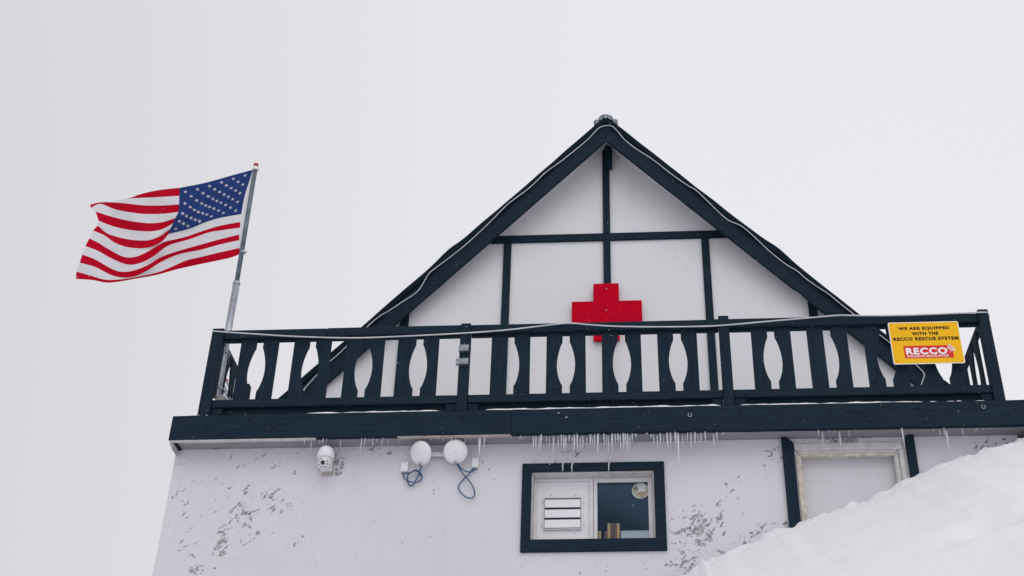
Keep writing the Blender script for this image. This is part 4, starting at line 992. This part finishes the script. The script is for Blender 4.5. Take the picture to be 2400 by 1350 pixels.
lead([(1205,455),(1225,475),(1270,465),(1310,440),(1350,455),(1365,480),(1368,505)], 'short blue cable end tied in the coil under the left dish antenna', [.0,.01,.025,.03,.025,.015,.01])
lead([(1785,370),(1800,410),(1840,470),(1890,530),(1945,600),(1978,680),(1975,735),(1935,757),(1880,742),(1825,695),(1798,640),(1815,590),(1860,540),(1905,495),(1945,450),(1965,410)],
     'blue cable hanging in a long drop loop below the right dish antenna', [.05,.04,.03,.025,.015,.01,.008,.008,.008,.008,.01,.012,.012,.012,.01,.0])
lead([(1790,370),(1820,415),(1870,450),(1920,462),(1965,445),(1998,412)], 'blue cable in a short sag from the right dish antenna to its junction box', [.055,.04,.03,.025,.015,.0])

# ------------------------------------------------------------------ things inside the window
YI = YS+0.045
x0, x1 = AX(1402, 1250, YI), AX(1453, 1250, YI)
rack = thing('wooden_rack', ((x0+x1)/2, YI, WZ0-.002), 'striped tan and brown wooden slats standing inside the window', 'rack')
zt_ = AZ(1430, 1226, YI); n = 7
for k in range(n):
    a = x0 + (x1-x0)*k/n; b = x0 + (x1-x0)*(k+1)/n-.002
    MB().box(a, b, YI, YI+.03, WZ0-.002, zt_ - (0.075 if k < 3 else 0) - (.10 if k in (1,) else 0)).build('slat', (TANWOOD if k in (0, 3, 6) else BROWNWOOD), rack, bevel=.002)
MB().box(x0, x1, YI+.031, YI+.045, WZ0+.01, WZ0+.05).build('back_batten', BROWNWOOD, rack)
x0, x1 = AX(1455, 1250, YI), AX(1535, 1250, YI)
bx_ = thing('white_box', ((x0+x1)/2, YI, WZ0-.002), 'low white box on the sill inside the window', 'box')
MB().box(x0, x1, YI-.02, YI+.18, WZ0-.002, AZ(1490, 1247, YI-.02)).build('box_body', simple('white_card', (.80,.83,.86), .6, var=.03), bx_, bevel=.005)
MB().box(x0-.002, x1+.002, YI-.022, YI+.182, AZ(1490, 1247, YI-.02)+.001, AZ(1490, 1243.5, YI-.02)).build('lid', bpy.data.materials['white_card'], bx_, bevel=.002)

# ------------------------------------------------------------------ icicles
ic = []
def Q(lst, ox, oy, s): return [(ox+a/s, oy+b/s) for a, b in lst]
ic += [(p, 'icicle in the thick row above the window', 'icicles above the window') for p in Q([(308,295),(337,290),(370,325),(390,270),(447,212),(475,250),(520,325),(568,290),(600,250),(627,300),(650,290),(685,205),(712,215),(738,320),(768,300),(800,290),(825,270),(870,270),(905,250),(930,255),(950,270),(985,330),(1048,240),(1075,240),(1095,330),(1135,305),(1165,235),(1192,220),(1220,325),(1252,300),(1275,290),(1295,325),(1320,300),(1345,200),(1380,165)], 1180, 990, 4.444)]
ic += [(p, 'icicle in the row just right of the window', 'icicles right of the window') for p in Q([(1493,130),(1540,165),(1565,235),(1605,290),(1637,250),(1672,225),(1710,270),(1745,270),(1795,260),(1870,265),(1898,205),(1922,220),(1960,295),(2000,235),(2028,205),(2060,220),(2105,225),(2195,265),(2225,200),(2275,130),(2295,125)], 1180, 990, 4.444)]
ic += [(p, 'tiny icicle by the beam joint left of the window', 'icicles by the beam joint') for p in Q([(165,175),(180,178),(205,160),(230,165),(85,150)], 1180, 990, 4.444)]
ic += [(p, 'short icicle hanging from the beam near the security camera', 'icicles by the security camera') for p in Q([(60,150),(130,225),(230,150),(250,150),(270,150),(310,140),(460,200)], 700, 1010, 4.8)]
ic += [(p, 'thin icicle hanging between the security camera and the antennas', 'icicles left of the antennas') for p in Q([(690,285),(740,180),(793,130),(825,180),(870,120),(880,120),(935,175),(1003,155),(1140,95)], 700, 1010, 4.8)]
ic += [(p, 'short icicle hanging above the pair of dish antennas', 'icicles above the antennas') for p in Q([(1487,115),(1538,95),(1570,100),(1625,120),(1668,100),(1685,105),(1715,130),(1760,95),(1870,140),(1910,100),(1938,105),(2085,235),(2130,85)], 700, 1010, 4.8)]
ic += [(p, 'icicle hanging from the beam above the door', 'icicles above the door') for p in Q([(510,150),(550,240),(597,130),(645,130),(700,270),(768,160)], 1780, 980, 3.648)]
ic += [(p, 'icicle hanging from the beam right of the door', 'icicles right of the door') for p in Q([(1490,120),(1550,165),(1590,160),(1745,150),(1845,120),(1865,110),(1915,105)], 1780, 980, 3.648)]
big = [((1591.8, 1096), 'longest thick icicle of the row right of the window', .014), ((1122.9, 1070), 'long thick icicle above the right junction box', .016), ((2226.8, 1064), 'longest icicle hanging right of the door', .012), ((2120, 1047), 'single long icicle beside the right door trim', .010)]
def beam_y(px): return 1030 - (px-396)*33/1904
rnd = random.Random(11)
def icicle(px, py, rtop, label, group=None, yy=None):
    Y = yy if yy is not None else YB+0.03+rnd.random()*0.05
    p = at(px, py, Y); L = ZB0+0.010-p.z
    if L < 0.02: L = 0.03
    n = 7; pts = []; rs = []
    ph = rnd.random()*6
    for i in range(n):
        t = i/(n-1); pts.append((p.x+0.004*math.sin(ph+t*4)*t, Y+0.003*math.cos(ph+t*3)*t, ZB0+0.010-L*t))
        rs.append(max(0.0012, rtop*(1-t)**0.75*(1+0.14*math.sin(ph+t*17))))
    o = MB().tube(pts, rs, 7).build('icicle', ICE, smooth=True); tag(o, label, 'icicle', group)
tens = ['', 'tenth', 'twentieth', 'thirtieth']
ones = ['', 'first', 'second', 'third', 'fourth', 'fifth', 'sixth', 'seventh', 'eighth', 'ninth', 'tenth', 'eleventh', 'twelfth', 'thirteenth', 'fourteenth', 'fifteenth', 'sixteenth', 'seventeenth', 'eighteenth', 'nineteenth']
def ordinal(k):
    if k < 20: return ones[k]
    return tens[k//10] if k % 10 == 0 else {2: 'twenty', 3: 'thirty'}[k//10] + '-' + ones[k % 10]
for (p, lab, grp) in ic:
    row = sorted(q[0][0] for q in ic if q[2] == grp)
    lo, hi = row[0], row[-1]; row = sorted(row + [q[0][0] for q in big if lo < q[0][0] < hi])
    lab = ordinal(row.index(p[0])+1) + ' from the left, ' + lab
    icicle(p[0], p[1], 0.0080+rnd.random()*0.0058 if 'window' in grp else 0.0048+rnd.random()*0.0035, lab, grp)
for (p, lab, r_) in big: icicle(p[0], p[1], r_, lab)
# icicles down the front of the window trim
for (a, b0, b1, lab) in ((1319,1081,1105,'leftmost of three thin icicles crossing the top window trim'), (1340.5,1081,1107,'middle of three thin icicles crossing the top window trim'), (1427,1079,1105,'rightmost of three thin icicles crossing the top window trim')):
    p, q = at(a+1, b0, YF-.006), at(a-1, b1, YF-.006)
    pts = [p.lerp(q, i/6)+Vector((.003*math.sin(i*1.7), 0, 0)) for i in range(7)]
    o = MB().tube(pts, [.0075,.008,.0065,.007,.0055,.0045,.0015], 7).build('icicle', ICE, smooth=True); tag(o, lab, 'icicle', 'icicles on the window trim')

# ------------------------------------------------------------------ falling snow
rnd = random.Random(23); m = MB()
ico = [(0,0,1),(.9,0,.2),(.1,.9,-.1),(-.8,.1,.15),(0,-.9,0),(.1,0,-1)]
icf = [(0,1,2),(0,2,3),(0,3,4),(0,4,1),(5,2,1),(5,3,2),(5,4,3),(5,1,4)]
for k in range(2200):
    d = rnd.uniform(3.5, 11.6); a, b = rnd.uniform(-60, 2460), rnd.uniform(-40, 1390)
    p = CAM + ray(a, b)*d
    if p.y > -0.12 or p.z < ground(p.x, p.y)+0.15: continue
    r = rnd.uniform(.0007, .0009+.0012*rnd.random()**2)
    rot = Matrix.Rotation(rnd.uniform(0, 6.28), 3, (rnd.random(), rnd.random(), rnd.random()+.1))
    m.add([p + rot @ (Vector(q)*r*rnd.uniform(.7, 1.3)) for q in ico], icf)
tag(m.build('falling_snow', SNOW), 'scattered snowflakes drifting through the air before the hut', 'snowflakes', kind='stuff')
